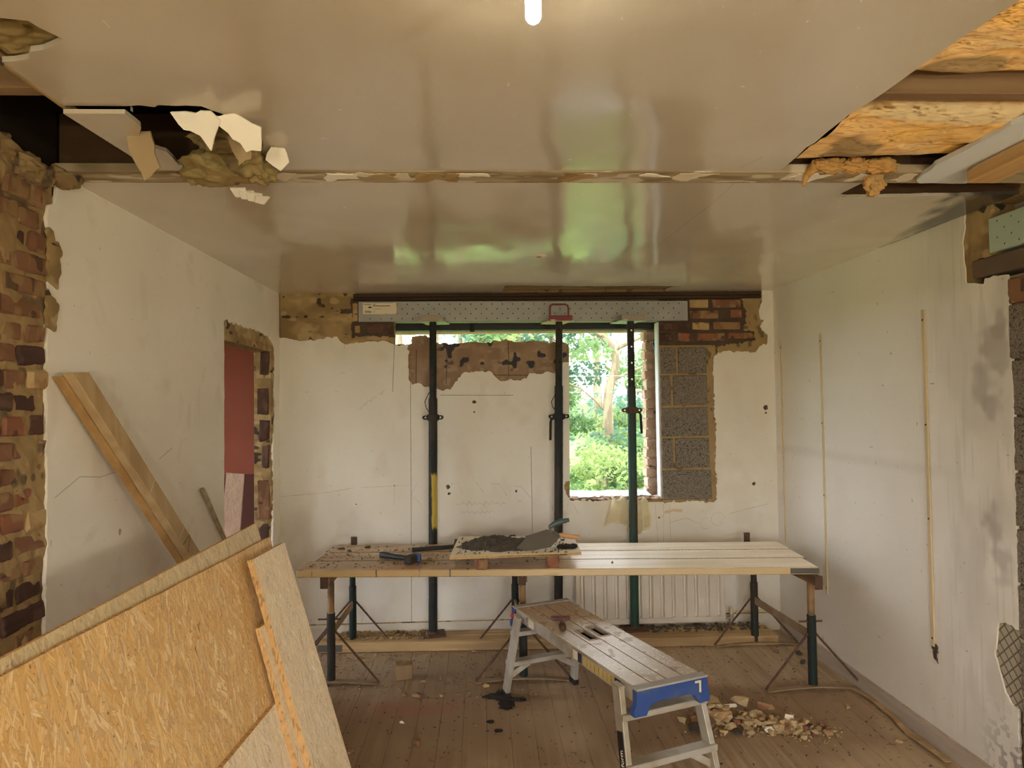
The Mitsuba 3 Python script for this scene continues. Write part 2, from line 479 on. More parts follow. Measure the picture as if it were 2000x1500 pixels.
pbr('timber_plaster_strip', lambda p, n, uv: mix(mix((.36, .29, .19), (.22, .165, .10), smoothstep(.35, .65, fbm(p.x * 5, p.y * 26, 1., 3))), (.60, .54, .44), .7 * smoothstep(.62, .72, fbm(p.x * 9, p.y * 30, 4., 2))), .9, .15)
pbr('timber_handle', (.50, .27, .11), .45, .5)
pbr('timber_pole', wood((.30, .23, .15), (.22, .16, .10), 'z', 60.), .8, .2)
pbr('timber_block', wood((.22, .15, .08), (.16, .105, .055), 'z', 30.), .85, .2)


def floor_fn(p, n, uv):
    i = dr.floor((p.x + 10) / .121)
    r = cell_rand(i, 2)
    g = fbm(p.x * 46 + 3 * noise(p.x * 5, p.y * 1.2, r * 9), p.y * 1.3 + r * 17, r * 5, 3)
    c = mix((.36, .26, .16), (.25, .165, .092), smoothstep(.25, .75, g))
    c = mix(c, (.40, .30, .195), .25 * r)
    dust = fbm(p.x * 1.7, p.y * 1.7, 3., 3)
    c = mix(c, (.42, .31, .19), .6 * smoothstep(.35, .65, dust))
    c = mix(c, (.20, .115, .06), .65 * smoothstep(.50, .68, fbm(p.x * 1.1 + 5, p.y * 1.1, 8., 3)))
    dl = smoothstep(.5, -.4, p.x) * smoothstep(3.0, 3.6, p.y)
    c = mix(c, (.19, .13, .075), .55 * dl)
    sp = smoothstep(.35, .05, dr.sqrt(dr.square((p.x + .42) * .75) + dr.square((p.y - 3.78) * 2.0)) + .2 * (fbm(p.x * 7, p.y * 7, 0., 2) - .5))
    c = mix(c, (.26, .09, .04), .6 * sp)
    c = mix(c, (.10, .075, .05), .6 * smoothstep(.84, .9, noise(p.x * 60, p.y * 60, 2.)) * smoothstep(.45, .6, fbm(p.x * 2.5, p.y * 2.5, 4., 2)))
    return c


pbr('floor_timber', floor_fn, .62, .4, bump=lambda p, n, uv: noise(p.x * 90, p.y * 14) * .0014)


PO = [(.56, .35, .13), (.44, .25, .08), (.68, .46, .20), (.55, .33, .12), (.80, .62, .36), (.45, .29, .15), (.20, .10, .04)]
PP = [(.70, .56, .37), (.55, .42, .26), (.82, .69, .49), (.70, .57, .39), (.88, .77, .59), (.50, .40, .28), (.24, .17, .11)]
PB = [(.52, .41, .23), (.43, .32, .16), (.60, .48, .28), (.50, .39, .22), (.64, .53, .33), (.37, .28, .17), (.2, .14, .08)]
PK = [(.50, .34, .26), (.42, .27, .20), (.58, .42, .33), (.50, .35, .27), (.62, .48, .38), (.40, .27, .2), (.2, .1, .07)]
OPAL, OSBS = [PO, PP, PB, PK], {'osb_orange': 0, 'osb_pale': 1, 'osb_back': 2, 'osb_pink': 3}


def osb(p, n, uv):
    """wood strands pressed flat: layers of long cells at many angles, later layers lie on top"""
    pal = [pick(uv, OPAL, j) for j in range(7)]
    sc = dr.select((uv.x > .5) & (uv.x < 1.5), .80, 1.02)
    U, V = su(p) / sc + uv.x * 3.7, dr.select(uv.x > 2.5, p.x * 1.0 + p.z * .2, sv(p)) / sc
    V = dr.select(uv.x > 2.5, p.z, V); U = dr.select(uv.x > 2.5, p.x, U)
    c = mix(pal[0], pal[1], fbm(U * 16, V * 16, 1., 2))
    wu, wv = noise(U * 14, V * 14, 1.), noise(U * 22, V * 22, 2.)
    for i, (ang, L, W, pr) in enumerate([(70, .045, .010, .75), (115, .05, .011, .7), (20, .06, .012, .55), (95, .08, .015, .55), (140, .07, .014, .5), (60, .10, .018, .48), (105, .12, .020, .42), (80, .06, .009, .35), (125, .14, .022, .22), (100, .035, .006, .38), (88, .17, .017, .15), (62, .03, .005, .22)]):
        a = math.radians(ang)
        s = U * math.cos(a) + V * math.sin(a) + .012 * wu
        t = -U * math.sin(a) + V * math.cos(a) + .006 * wv
        row = mi.Float(dr.floor(t / W))
        rh = mi.UInt32(mi.Int32(row) + 100000) * 668265263 + 1000003 * i
        s2 = s / L + hashed(rh) * 13
        cell = dr.floor(s2)
        h = rh + mi.UInt32(mi.Int32(cell) + 100000) * 374761393
        r1, r2, r3 = hashed(h), hashed(h + 77777777), hashed(h + 191919191)
        fs, ft = s2 - cell, t / W - row
        edge = smoothstep(.0, .05, fs) * smoothstep(1., .95, fs) * smoothstep(.03, .10, ft - .25 * r2 * fs) * smoothstep(.97, .90, ft + .2 * r1 * (1 - fs))
        g = noise(s * 25, t * 420, i * 2.)
        col = mix(mix(pal[2], pal[3], r2), mix(pal[4], pal[5], r2), smoothstep(.45, .80, r3))
        col = mix(col, pal[1], .75 * g * g)
        m = dr.select(r1 < pr, edge, 0.)
        rim = dr.select(r1 < pr, smoothstep(.0, .02, ft) * (1 - edge) * .20, 0.)
        c = mix(mix(c, pal[6], rim), col, m * .92)
    return mix(c, pal[6], .8 * smoothstep(.84, .93, noise(U * 150, V * 60, 4.) * .7 + .3 * noise(U * 22, V * 22, 9.)))


OA = math.radians(15.5)
OO = np.array([-.794, 2.58, 1.176])
OU = np.array([-.06486, -.99789, 0.]); OV = np.array([.26615, -.0173, -.96378]); ON = np.array([.9616, -.0625, .26668])
su = lambda p: p.x * float(OU[0]) + p.y * float(OU[1])
sv = lambda p: p.x * float(OV[0]) + p.y * float(OV[1]) + p.z * float(OV[2])
pbr('osb', osb, .65, .35)
pbr('osb_edge', lambda p, n, uv: mix(mix((.52, .33, .14), (.40, .22, .085), noise((p.x - p.z) * 60, p.y * 40, p.z * 12)), (.17, .09, .035),   .6 * smoothstep(.60, .8, noise((p.x + p.y) * 260, p.z * 70, 3.))), .9, .1)
pbr('chipboard_edge', lambda p, n, uv: mix((.52, .36, .17), (.40, .25, .10), noise(p.x * 120, p.y * 120, p.z * 120)), .9, .1)

pbr('rubble_mortar', lambda p, n, uv: mix((.40, .30, .17), (.29, .20, .105), fbm(p.x * 40, p.y * 40, p.z * 40, 2)), .95, .1)
pbr('mortar_wet', lambda p, n, uv: mix((.045, .038, .030), (.085, .07, .052), fbm(p.x * 30, p.y * 30, p.z * 30, 2)), .8, .3, bump=lambda p, n, uv: fbm(p.x * 60, p.y * 60, p.z * 60, 2) * .006)
pbr('mortar_black', (.02, .017, .014), .8, .25)
pbr('steel_galvanised', lambda p, n, uv: mix((.24, .235, .222), (.31, .30, .285), fbm(p.x * 9 + p.y * 9, p.z * 14, 1., 3)), .5, .5, metal=.35)
pbr('steel_green_tint', (.42, .50, .43), .55, .5, metal=.2)  # green tint paints garden light onto the prop heads; right lintel shares it
pbr('steel_prop_dark', lambda p, n, uv: mix((.016, .019, .018), (.035, .028, .022), smoothstep(.4, .7, fbm(p.x * 20, p.y * 20, p.z * 6, 2))), .7, .2)
pbr('steel_prop_green', lambda p, n, uv: mix((.018, .048, .034), (.030, .032, .026), smoothstep(.48, .66, fbm(p.x * 14, p.y * 14, p.z * 4, 2))), .65, .25)


def prop_left(p, n, uv):
    c = mix((.015, .017, .016), (.03, .025, .02), smoothstep(.4, .7, fbm(p.x * 20, p.y * 20, p.z * 6, 2)))
    m = smoothstep(.205, .175, dr.abs(p.z - .985) + .09 * (fbm(p.x * 60, p.y * 60, p.z * 9, 2) - .5)) * smoothstep(-.362, -.352, p.x + .006 * noise(p.z * 30))
    return mix(c, (.40, .29, .055), m)


pbr('steel_prop_left', prop_left, .68, .22)
pbr('steel_rust', lambda p, n, uv: mix((.10, .05, .03), (.045, .028, .02), fbm(p.x * 40, p.y * 40, p.z * 40, 2)), .8, .3)
pbr('steel_dusty', (.30, .25, .19), .6, .4, metal=.3)
pbr('steel_red', (.16, .03, .035), .6, .4)
pbr('steel_black', (.012, .012, .014), .5, .4)
pbr('steel_blade', (.12, .105, .085), .55, .4, metal=.15)
pbr('steel_bright', (.55, .54, .52), .3, .5, metal=.9)
pbr('trestle_green', lambda p, n, uv: mix((.012, .020, .017), (.030, .024, .018), smoothstep(.45, .65, fbm(p.x * 16, p.y * 16, p.z * 5, 2))), .7, .2)
pbr('trestle_rust', lambda p, n, uv: mix((.25, .15, .07), (.11, .065, .04), smoothstep(.35, .65, fbm(p.x * 14, p.y * 8, p.z * 14, 2))), .85, .2)
pbr('trestle_dust', lambda p, n, uv: mix((.28, .20, .12), (.16, .105, .06), fbm(p.x * 14, p.y * 14, p.z * 14, 2)), .9, .15)
pbr('end_band', (.10, .095, .085), .55, .4, metal=.5)
pbr('aluminium', lambda p, n, uv: mix((.46, .43, .37), (.34, .29, .21), smoothstep(.35, .7, fbm(p.x * 9, p.y * 9, p.z * 9, 3))), .45, .5, metal=.4)


def alu_top(p, n, uv):
    c = mix((.56, .50, .43), (.47, .38, .29), smoothstep(.3, .7, fbm(p.x * 6, p.y * 6, 1., 3)))
    c = mix(c, (.44, .30, .17), .75 * smoothstep(3.35, 3.75, p.y + .3 * (fbm(p.x * 6, p.y * 6, 3., 2) - .5)))
    c = mix(c, (.72, .68, .62), .7 * smoothstep(.80, .9, noise(p.x * 110, p.y * 110)))
    return mix(c, (.28, .17, .09), .6 * smoothstep(.78, .86, noise(p.x * 26, p.y * 26, 8.)))


pbr('aluminium_top', alu_top, .45, .5, metal=.25)
pbr('plastic_teal', (.05, .085, .09), .45, .45)
pbr('steel_bolster', lambda p, n, uv: mix((.20, .085, .095), (.11, .06, .06), fbm(p.x * 40, p.y * 40, p.z * 40, 3)), .5, .45, metal=.2)
pbr('groove_rust', (.17, .075, .03), .9, .1)
pbr('plastic_blue', lambda p, n, uv: mix((.022, .055, .19), (.06, .085, .16), smoothstep(.5, .8, fbm(p.x * 16, p.y * 16, p.z * 16, 3))), .5, .45)
pbr('plastic_red', (.42, .03, .035), .5, .4)
pbr('plastic_black', (.012, .012, .012), .6, .35)
pbr('plastic_cream', (.60, .52, .36), .6, .3)
pbr('tape_grey', (.30, .28, .26), .6, .3)
pbr('label_black', (.012, .011, .012), .5, .4)
pbr('label_navy', (.02, .025, .06), .5, .4)
pbr('label_yellow', (.48, .36, .14), .6, .3)
pbr('label_cream', (.66, .58, .44), .7, .3)
pbr('print_orange', (.70, .26, .03), .6, .3)
pbr('print_white', (.72, .66, .54), .6, .3)
pbr('print_dark', (.05, .05, .05), .7, .2)
pbr('paint_red_room', lambda p, n, uv: mix((.235, .062, .034), (.20, .052, .03), fbm(p.x * 3 + p.y * 3, p.z * 3, 0., 2)), .7, .3)
pbr('red_room_lower', (.075, .022, .014), .7, .3)  # darker maroon for the lower part of the red-room wall
pbr('paint_skirting', lambda p, n, uv: mix((.40, .33, .26), (.30, .24, .18), fbm(p.y * 5 + p.x * 5, p.z * 40, 0., 3)), .6, .35)
pbr('paint_radiator', lambda p, n, uv: mix((.66, .60, .52), (.58, .51, .42), fbm(p.x * 4, p.z * 4, 0., 2)), .45, .5)
pbr('trunking', lambda p, n, uv: mix((.55, .45, .28), (.47, .36, .20), fbm(p.y * 40, p.z * 5, 1., 2)), .7, .3)
pbr('dpc_black', (.010, .010, .013), .55, .4)
pbr('lining_white', (.62, .66, .70), .8, .2)
pbr('soffit_cream', (.58, .54, .40), .8, .2)
pbr('void_dark', (.02, .014, .010), .95, .05)  # near-black colour standing in for the shade inside voids
pbr('insulation', lambda p, n, uv: mix(mix(mix((.90, .54, .18), (.78, .50, .23), smoothstep(.35, .65, fbm(p.x * 6, p.y * 6, p.z * 6, 3))), (.70, .57, .36), .8 * smoothstep(.48, .62, fbm(p.x * 3.5, p.y * 9, 5., 3))), (.20, .155, .10), .7 * smoothstep(.60, .70, fbm(p.x * 3.3 + 2, p.y * 4.2, 9., 3))), .95, .05,
    bump=lambda p, n, uv: fbm(p.x * 20, p.y * 46, 0., 3) * .06)
pbr('insulation_tuft', lambda p, n, uv: mix((.56, .30, .09), (.46, .30, .14), fbm(p.x * 20, p.y * 20, p.z * 20, 2)), .95, .05, bump=lambda p, n, uv: fbm(p.x * 60, p.y * 60, p.z * 60, 2) * .012)
pbr('insulation_dusty', lambda p, n, uv: mix(mix((.36, .275, .125), (.24, .18, .085), fbm(p.x * 14, p.y * 14, p.z * 14, 3)), (.10, .08, .05), .6 * smoothstep(.55, .7, fbm(p.x * 9, p.y * 9, p.z * 9, 2))), .95, .05, bump=lambda p, n, uv: fbm(p.x * 60, p.y * 60, p.z * 60, 2) * .012)
pbr('paper_brown', (.36, .27, .16), .9, .1)
pbr('scrim_plaster', lambda p, n, uv: mix((.33, .29, .215), (.13, .105, .075), dr.maximum(smoothstep(.93, .99, dr.abs(dr.sin((p.y * 1.0 + p.z) * 62))), smoothstep(.93, .99, dr.abs(dr.sin((p.z - p.y * 1.2) * 55))))), .95, .1)
pbr('grass', lambda p, n, uv: mix((.10, .19, .04), (.16, .22, .06), fbm(p.x * 2, p.y * 2, 0., 3)), .95, .1)
pbr('bark', lambda p, n, uv: mix((.20, .16, .10), (.30, .26, .17), smoothstep(.4, .6, fbm(p.x * 16, p.y * 16, p.z * 4, 3))), .95, .1)
pbr('twig', (.26, .19, .12), .9, .1)
scene['mat_plastic_sheet'] = {'type': 'principledthin', 'base_color': {'type': 'rgb', 'value': [.80, .72, .50]}, 'roughness': .4, 'diff_trans': 1.1, 'spec_trans': 0.0}
for nm, colr, tr in (('leaf_bright', (.33, .43, .17), 1.1), ('leaf_mid', (.20, .31, .13), 1.0), ('leaf_cool', (.12, .22, .15), .9), ('leaf_dry', (.45, .33, .18), .8)):
    scene['mat_' + nm] = {'type': 'principledthin', 'base_color': {'type': 'rgb', 'value': list(colr)}, 'roughness': .5, 'diff_trans': tr, 'spec_trans': 0.0}


# ------------------------------------------------------------------ the setting
# floor: boards that run away from the camera
fl = struct('floor', bxa(-4.3, 4.7, -2.9, 5.0, -.12, -.021), 'timber_joist', 'dusty bare timber floorboards across the stripped room')
for i in range(-12, 18):
    x0 = .121 * i + .001
    if x0 < XL - .05 or x0 > XR: continue
    put('board', bxa(x0, x0 + .1203, .6, 4.90, -.022, rng.uniform(-.0015, .0), .0015), 'floor_timber', fl)
struct('floor_001', bxa(-4.3, XL - .04, -2.9, 5.1, -.02, -.002), 'timber_old_board', 'plain floor beyond the left wall')
struct('floor_002', bxa(XL - .04, 4.7, -2.9, .598, -.02, -.001), 'timber_old_board', 'floor behind the photographer')
struct('floor_003', bxa(XR + .13, 4.7, .6, 5.0, -.02, -.001), 'timber_old_board', 'plain floor beyond the right wall')

# ---- back wall
low_left = [(XL - .05, 2.15), (-1.441, 2.15), (-1.298, 2.119), (-1.139, 2.132), (-1.031, 2.15), (-1.002, 2.109), (-.974, 2.094), (-.822, 2.111), (-.691, 2.114), (-.633, 2.091), (-.59, 2.076), (-.56, 2.094), (-.524, 2.09)]
low_mid = [(-.524, 2.09), (-.526, 1.859), (-.501, 1.797), (-.454, 1.811), (-.41, 1.781), (-.301, 1.758), (-.228, 1.76), (-.195, 1.815), (-.147, 1.873), (-.051, 1.89), (.066, 1.885), (.124, 1.818), (.316, 1.831), (.339, 1.871), (.435, 1.866), (.472, 1.884), (.523, 1.869), (.575, 1.92), (.582, 1.946), (.64, 1.945)]
right_edge = [(1.291, .932), (1.40, .925), (1.52, .935), (1.666, .920), (1.688, .942), (1.682, 1.146), (1.689, 1.457), (1.681, 1.77), (1.685, 1.964), (1.709, 1.989), (1.755, 2.015), (1.997, 2.005), (2.029, 2.05), (2.086, 2.072), (2.091, 2.117), (2.032, 2.192), (2.064, 2.245), (2.034, 2.26), (2.028, 2.313), (2.048, 2.365), (2.054, 2.448), (2.06, 2.6)]
top_mid = [(-.56, 2.094), (-.553, 2.085), (-.517, 2.09), (-.502, 2.097), (-.502, 2.141), (-.458, 2.148), (-.37, 2.14), (-.327, 2.103), (-.225, 2.087), (-.115, 2.101), (.032, 2.092), (.143, 2.113), (.216, 2.108), (.29, 2.097), (.349, 2.107), (.475, 2.095), (.627, 2.082)]
left_bare = Polygon(jag(low_left, .018, .005, 1) + jag(low_mid, .016, .005, 2)[1:] + [(.64, 2.6), (XL - .05, 2.6)]).buffer(0)
right_bare = Polygon(jag(right_edge, .014, .005, 3) + [(1.0, 2.6), (1.0, .932)]).buffer(0)
tm = jag(top_mid, .014, .005, 4)
opening = Polygon([(-.63, 2.085)] + tm + [(.627, 2.0), (.617, .963)] + jag([(.617, .955), (.80, .948), (1.0, .958), (1.291, .946)], .02, .005, 5) + [(1.291, 2.245), (-.63, 2.25)]).buffer(0)
lintel_slot = Polygon([(-.88, 2.25), (-.88, 2.402), (1.50, 2.396), (1.50, 2.238)])
full = sbox(XL - .13, 0, XR + .13, 2.72)
wb = struct('wall_back', xz(full.difference(opening).difference(lintel_slot), D + .032, D + .11), 'mortar_yellow', 'back wall with white plaster hacked off around the window opening')
skin = sbox(XL, 0, XR, ZC).difference(sbox(-.6, 2.2, 1.52, 2.6)).difference(left_bare).difference(right_bare).difference(opening)
notch = Polygon(jag([(.63, 1.10), (.585, 1.09), (.575, 1.04), (.60, .985), (.63, .965)], .01, .003, 6) + [(.7, .97), (.7, 1.1)])
skin = skin.difference(notch)
put('plaster', xz(skin, D, D + .014), 'paint_back_wall', wb, label='white painted plaster with pencil marks')
put('render_patch', xz(left_bare.intersection(sbox(XL, 2.0, -.90, ZC)), D + .012, D + .034), 'render_brown', wb, label='rough yellow brown render above the plaster')
dm = Polygon(jag([(-.935, 2.40), (-.93, 2.35), (-1.01, 2.35), (-1.01, 2.315), (-.92, 2.31), (-.905, 2.26), (-.925, 2.25), (-.93, 2.14), (-.82, 2.155), (-.74, 2.145), (-.70, 2.152), (-.63, 2.14), (-.63, 2.42), (-.935, 2.42)], .012, .005, 8, True)).buffer(0)
put('mortar_patch', xz(dm.difference(lintel_slot), D + .009, D + .034), 'mortar_dark', wb, label='dark old mortar around the left lintel end')
put('render_patch', xz(left_bare.intersection(sbox(-.90, 2.0, -.56, 2.16)).difference(opening), D + .011, D + .034), 'render_brown', wb)
mid = left_bare.intersection(sbox(-.56, 1.7, .627, 2.16)).difference(opening)
put('render_patch', xz(mid, D + .010, D + .034), 'render_pink', wb, label='pinkish brown render with black splashes under the gap')
put('mortar_bed', xz(right_bare.intersection(sbox(1.291, .9, 1.70, 2.062)), D + .011, D + .034), 'mortar_yellow', wb)
put('mortar_bed', xz(right_bare.intersection(sbox(1.291, 2.05, 2.2, 2.40)).difference(lintel_slot), D + .014, D + .034), 'mortar_dark', wb)
put('render_patch', xz(right_bare.intersection(Polygon(jag([(1.90, 2.41), (1.925, 2.33), (1.93, 2.24), (1.915, 2.17), (1.99, 2.16), (1.995, 2.09), (1.72, 2.055), (1.68, 1.95)], .012, .006, 9) + [(2.2, 1.95), (2.2, 2.41)])), D + .008, D + .034), 'mortar_yellow', wb)
put('render_patch', xz(notch.intersection(sbox(.5, .9, .617, 1.2)), D + .010, D + .034), 'render_brown', wb)


def piece(x0, x1, z0, z1, y0, y1, seed, r=.004, jit=.003):
    """a brick or block with worn, uneven edges"""
    g = np.random.default_rng(seed)
    m = bxa(x0, x1, y0, y1, z0, z1, r)
    v = m.vertices
    m.vertices = v + g.normal(0, jit * .5, v.shape) * np.array([1, .35, 1])
    return m


for i, (x0, z1, x1, z0, mt) in enumerate([(1.515, 2.396, 1.656, 2.336, 'brick_buff'), (1.687, 2.394, 1.895, 2.335, 'brick_red'), (1.513, 2.318, 1.730, 2.256, 'brick_red'), (1.818, 2.320, 1.904, 2.260, 'brick_red'),
                                          (1.296, 2.226, 1.503, 2.171, 'brick_dark'), (1.536, 2.232, 1.660, 2.175, 'brick_buff'), (1.688, 2.231, 1.887, 2.175, 'brick_brown'),
                                          (1.297, 2.146, 1.386, 2.092, 'brick_dark'), (1.425, 2.151, 1.537, 2.091, 'brick_red'), (1.568, 2.150, 1.772, 2.094, 'brick_red'), (1.799, 2.151, 1.984, 2.105, 'brick_red')]):
    put('brick', piece(x0, x1, z0, z1, D + .003, D + .04, 100 + i), mt, wb)
for i, (x0, z1, x1, z0, mt) in enumerate([(-.918, 2.385, -.882, 2.258, 'brick_buff'), (-.905, 2.225, -.868, 2.175, 'brick_buff'), (-.82, 2.24, -.635, 2.165, 'brick_dark')]):
    put('brick', piece(x0, x1, z0, z1, D + .002, D + .04, 140 + i), mt, wb)
for i, (x0, x1, z0, z1) in enumerate([(1.292, 1.408, 1.858, 2.048), (1.424, 1.632, 1.858, 2.048), (1.292, 1.366, 1.625, 1.843), (1.384, 1.634, 1.625, 1.843), (1.292, 1.636, 1.403, 1.608), (1.292, 1.372, 1.172, 1.386), (1.392, 1.640, 1.172, 1.386), (1.292, 1.652, .945, 1.155)]):
    put('block', piece(x0, x1, z0, z1, D + .002, D + .04, 160 + i, .004, .002), 'block_grey', wb)
# inner leaf edge, cavity strip and outer brickwork round the opening
put('jamb_lining', bxa(1.279, 1.292, D + .02, D + .11, .95, 2.235, .003), 'lining_white', wb, label='pale sawn edge of the right jamb')
ol = struct('wall_outer', xz(sbox(-2.2, -.3, 3.0, 3.2).difference(sbox(-.68, .935, 1.26, 2.235)), 5.17, 5.27), 'brick_outer', 'outer brick leaf beyond the cavity')
for i in range(18):
    z = .935 + .0745 * i
    if z > 2.2: break
    put('brick', piece(1.235 + .008 * (i % 2) + rng.uniform(0, .006), 1.34, z, z + .064, 5.155, 5.27, 200 + i), 'brick_outer', ol)
z_ = np.linspace(0, 1, 26)
P_ = np.stack([1.300 + .012 * np.sin(z_ * 9) - .012 * (z_ < .08) + .02 * z_, 5.06 + .015 * np.cos(z_ * 7), 2.10 - z_ * 1.13], 1)
put('damp_strip', cat(beam(P_[0], P_[1], .05, .004), *[beam(P_[k], P_[k + 1], .045, .006, up=(1, 0, 0), e0=.004, e1=.004) for k in range(25)],
                      sheet(lambda u, v: np.stack([1.31 - .055 * u, 5.03 + .06 * v, 2.11 - .075 * u ** 2.2 * (.6 + .4 * v)], 1), 8, 4)), 'dpc_black', wb, label='black damp-proof strip curling from the right jamb')
sill = cat(*[move(rock(rng.uniform(.03, .07), rng.uniform(.04, .09), rng.uniform(.008, .03), 300 + i), (rng.uniform(.63, 1.28), rng.uniform(D + .015, D + .10), .948 + rng.uniform(0, .006)), rz=rng.uniform(0, 3)) for i in range(70)])
put('sill_rubble', sill, 'brick_outer', wb, kind='stuff', label='broken mortar crumbs along the window sill')
put('sill_sheet', sheet(lambda u, v: np.stack([.625 + .60 * u, D + .03 + .26 * v, .966 + .018 * meshkit.fbm(np.stack([u * 9, v * 5, u * 0], 1), 3) + .01 * v], 1), 40, 12), 'lining_white', wb, smooth=True, label='crumpled white sheet over the sill')
struct('wall_outer_001', bxa(-.70, 1.30, 5.055, 5.165, 2.203, 2.30, .003), 'dpc_black', 'dark steel angle over the outer opening')
struct('trim_1', bxa(-1.2, 2.2, 5.30, 5.33, 2.200, 2.32, .003), 'soffit_cream', 'pale eaves board seen over the window opening')
struct('trim_2', bxa(-1.6, 2.6, 5.34, 5.85, 2.30, 2.32, .003), 'soffit_cream', 'eaves soffit outside')
put('bracket', bxa(-.088, -.055, 5.045, 5.056, 2.19, 2.25, .002), 'steel_prop_dark', 'wall_outer_001')

# ---- left wall
door = Polygon(jag([(3.86, 0), (3.86, 2.135)], .05, .002, 20) + jag([(3.86, 2.139), (3.885, 2.145), (4.173, 2.138), (4.436, 2.148), (4.667, 2.125), (4.785, 2.069), (4.80, 1.992), (4.777, 1.763), (4.795, 1.593), (4.745, 1.37), (4.762, 1.075), (4.735, .787), (4.75, .3), (4.75, 0)], .018, .006, 21)).buffer(0)
near_edge = jag([(2.36, 2.7), (2.366, 2.428), (2.363, 2.389), (2.352, 2.35), (2.322, 2.338), (2.31, 2.29), (2.325, 2.24), (2.355, 2.19), (2.37, 2.17), (2.33, 2.113), (2.312, 2.075), (2.325, 2.0), (2.33, 1.96), (2.313, 1.933), (2.317, 1.487), (2.32, 1.151), (2.312, .904), (2.31, 0)], .02, .003, 22)
lskin = Polygon([(D, 0), (D, ZC)] + near_edge[1:]).buffer(0).intersection(sbox(2, 0, D, ZC)).difference(door)
dh = sbox(3.862, 0, 4.752, 2.035)
wl = struct('wall_left', yz(sbox(2.30, 0, D + .1, 2.70).difference(dh), XL - .13, XL - .025), 'mortar_yellow', 'left white wall with a doorway and a raw brick end')
put('void_shade', yz(sbox(1.2, 2.44, D, 2.70), XL - .024, XL - .015), 'void_dark', wl)  # near-black sheet over the wall top paints the dark of the void
put('plaster', yz(lskin, XL - .013, XL), 'paint_left_wall', wl, label='white painted plaster, broken along its near edge')
put('render_patch', yz(door.difference(dh), XL - .027, XL - .008), 'render_brown', wl, label='bare render around the doorway')
put('door_lintel', bxa(XL - .128, XL - .012, 3.84, 4.78, 2.035, 2.10, .004), 'timber_joist', wl, label='rough timber lintel over the doorway')
for i, (z0, z1, mt, w) in enumerate([(1.87, 2.03, 'brick_dark', .07), (1.60, 1.79, 'brick_dark', .09), (1.425, 1.565, 'brick_dark', .08), (1.23, 1.40, 'brick_dark', .06), (.89, 1.16, 'brick_brown', .09), (.60, .87, 'brick_dark', .09), (.36, .56, 'brick_brown', .09), (.1, .33, 'brick_dark', .09)]):
    g = np.random.default_rng(400 + i)
    m = bxa(XL - .022 - w, XL - .022, 4.738, 4.78, z0, z1, .012); m.vertices += g.normal(0, .005, m.vertices.shape)
    put('brick', m, mt, wl)
put('render_patch', bxa(XL - .13, XL - .012, 4.746, 4.76, 0, 2.03, .003), 'render_brown', wl)
# the raw end: rough mortar with bricks showing through it
def mort(u, v):
    y, z = 1.55 + u * .80, v * 2.46
    h = .026 * (meshkit.fbm(np.stack([y * 9, z * 9, y * 0], 1), 4, 3) - .5) + .014 * (meshkit.fbm(np.stack([y * 30, z * 30, y * 0], 1), 3, 5) - .5)
    return np.stack([XL - .012 + h, y, z], 1)
put('mortar_bed', sheet(lambda u, v: mort(1 - u, v), 60, 170), 'mortar_yellow', wl, label='smeared yellow mortar between the bricks')
put('core', bxa(XL - .13, XL - .03, 1.55, 2.36, 0, 2.44), 'mortar_yellow', wl)
kinds = ['brick_red', 'brick_brown', 'brick_buff', 'brick_brown', 'brick_red', 'brick_brown', 'brick_brown', 'brick_red', 'brick_brown', 'brick_dark']
for r in range(33):
    z0 = .006 + r * .0745
    y = 1.56 + (.0 if r % 2 else -.055)
    while y < 2.31:
        w = rng.choice([.10, .105, .21], p=[.5, .3, .2])
        y1 = min(y + w, 2.325 - rng.uniform(0, .02))
        if y1 - y > .03 and rng.uniform() > .13:
            m = piece(XL - .06, XL + rng.uniform(-.013, .002), z0 + rng.uniform(0, .004), z0 + .064 + rng.uniform(-.004, .003), 0, 1, 0)
            m = bxa(XL - .06, XL + rng.uniform(-.014, .004), max(y, 1.55), y1, z0 + rng.uniform(0, .004), z0 + .063 + rng.uniform(-.004, .003), .008)
            m.vertices += rng.normal(0, .003, m.vertices.shape)
            put('brick', m, kinds[int(rng.integers(len(kinds)))], wl)
        y += w + .011
for i, (y, z, s) in enumerate([(2.22, 2.44, .14), (2.30, 2.43, .10), (2.10, 2.46, .16), (1.98, 2.45, .15)]):
    put('mortar_lump', move(lump(.09, s, .07, 30 + i, .5), (XL - .02, y, z)), 'mortar_yellow', wl, smooth=40)
put('mortar_lump', move(lump(.10, .12, .075, 39, .35), (XL + .02, 2.37, 2.445)), 'render_brown', wl, smooth=40)
# flakes of render left on the plaster edge
for (y, z, w, h) in ((2.345, 2.16, .035, .10), (2.335, 1.985, .03, .07)):
    put('render_flake', yz(Polygon(jag([(y - w, z + h), (y + w, z + h * .35), (y + w * .4, z - h), (y - w, z - h * .8)], .015, .004, int(z * 100), True)).buffer(0), XL - .003, XL + .008), 'render_brown', wl)
# the room beyond the doorway
rr = struct('wall_red', xz(sbox(-4.3, 0, XL - .13, 2.70), 5.08, 5.16), 'paint_red_room', 'dark red painted wall seen through the doorway')
put('lower_band', xz(sbox(-4.3, 0, XL - .13, 1.165), 5.074, 5.08), 'red_room_lower', rr, label='darker maroon band below')
struct('wall_red_001', yz(sbox(2.36, 0, 5.08, 2.72).difference(sbox(2.5, .35, 5.0, 2.25)), -4.3, -4.2), 'paint_plain', 'window wall of the red room')
struct('wall_red_002', xz(sbox(-4.3, 0, XL - .13, 2.72), 2.25, 2.36), 'paint_plain', 'near wall of the red room')
struct('ceiling_002', bxa(-4.3, XL - .13, 2.25, 5.16, 2.46, 2.48), 'paint_plain', 'ceiling of the red room')

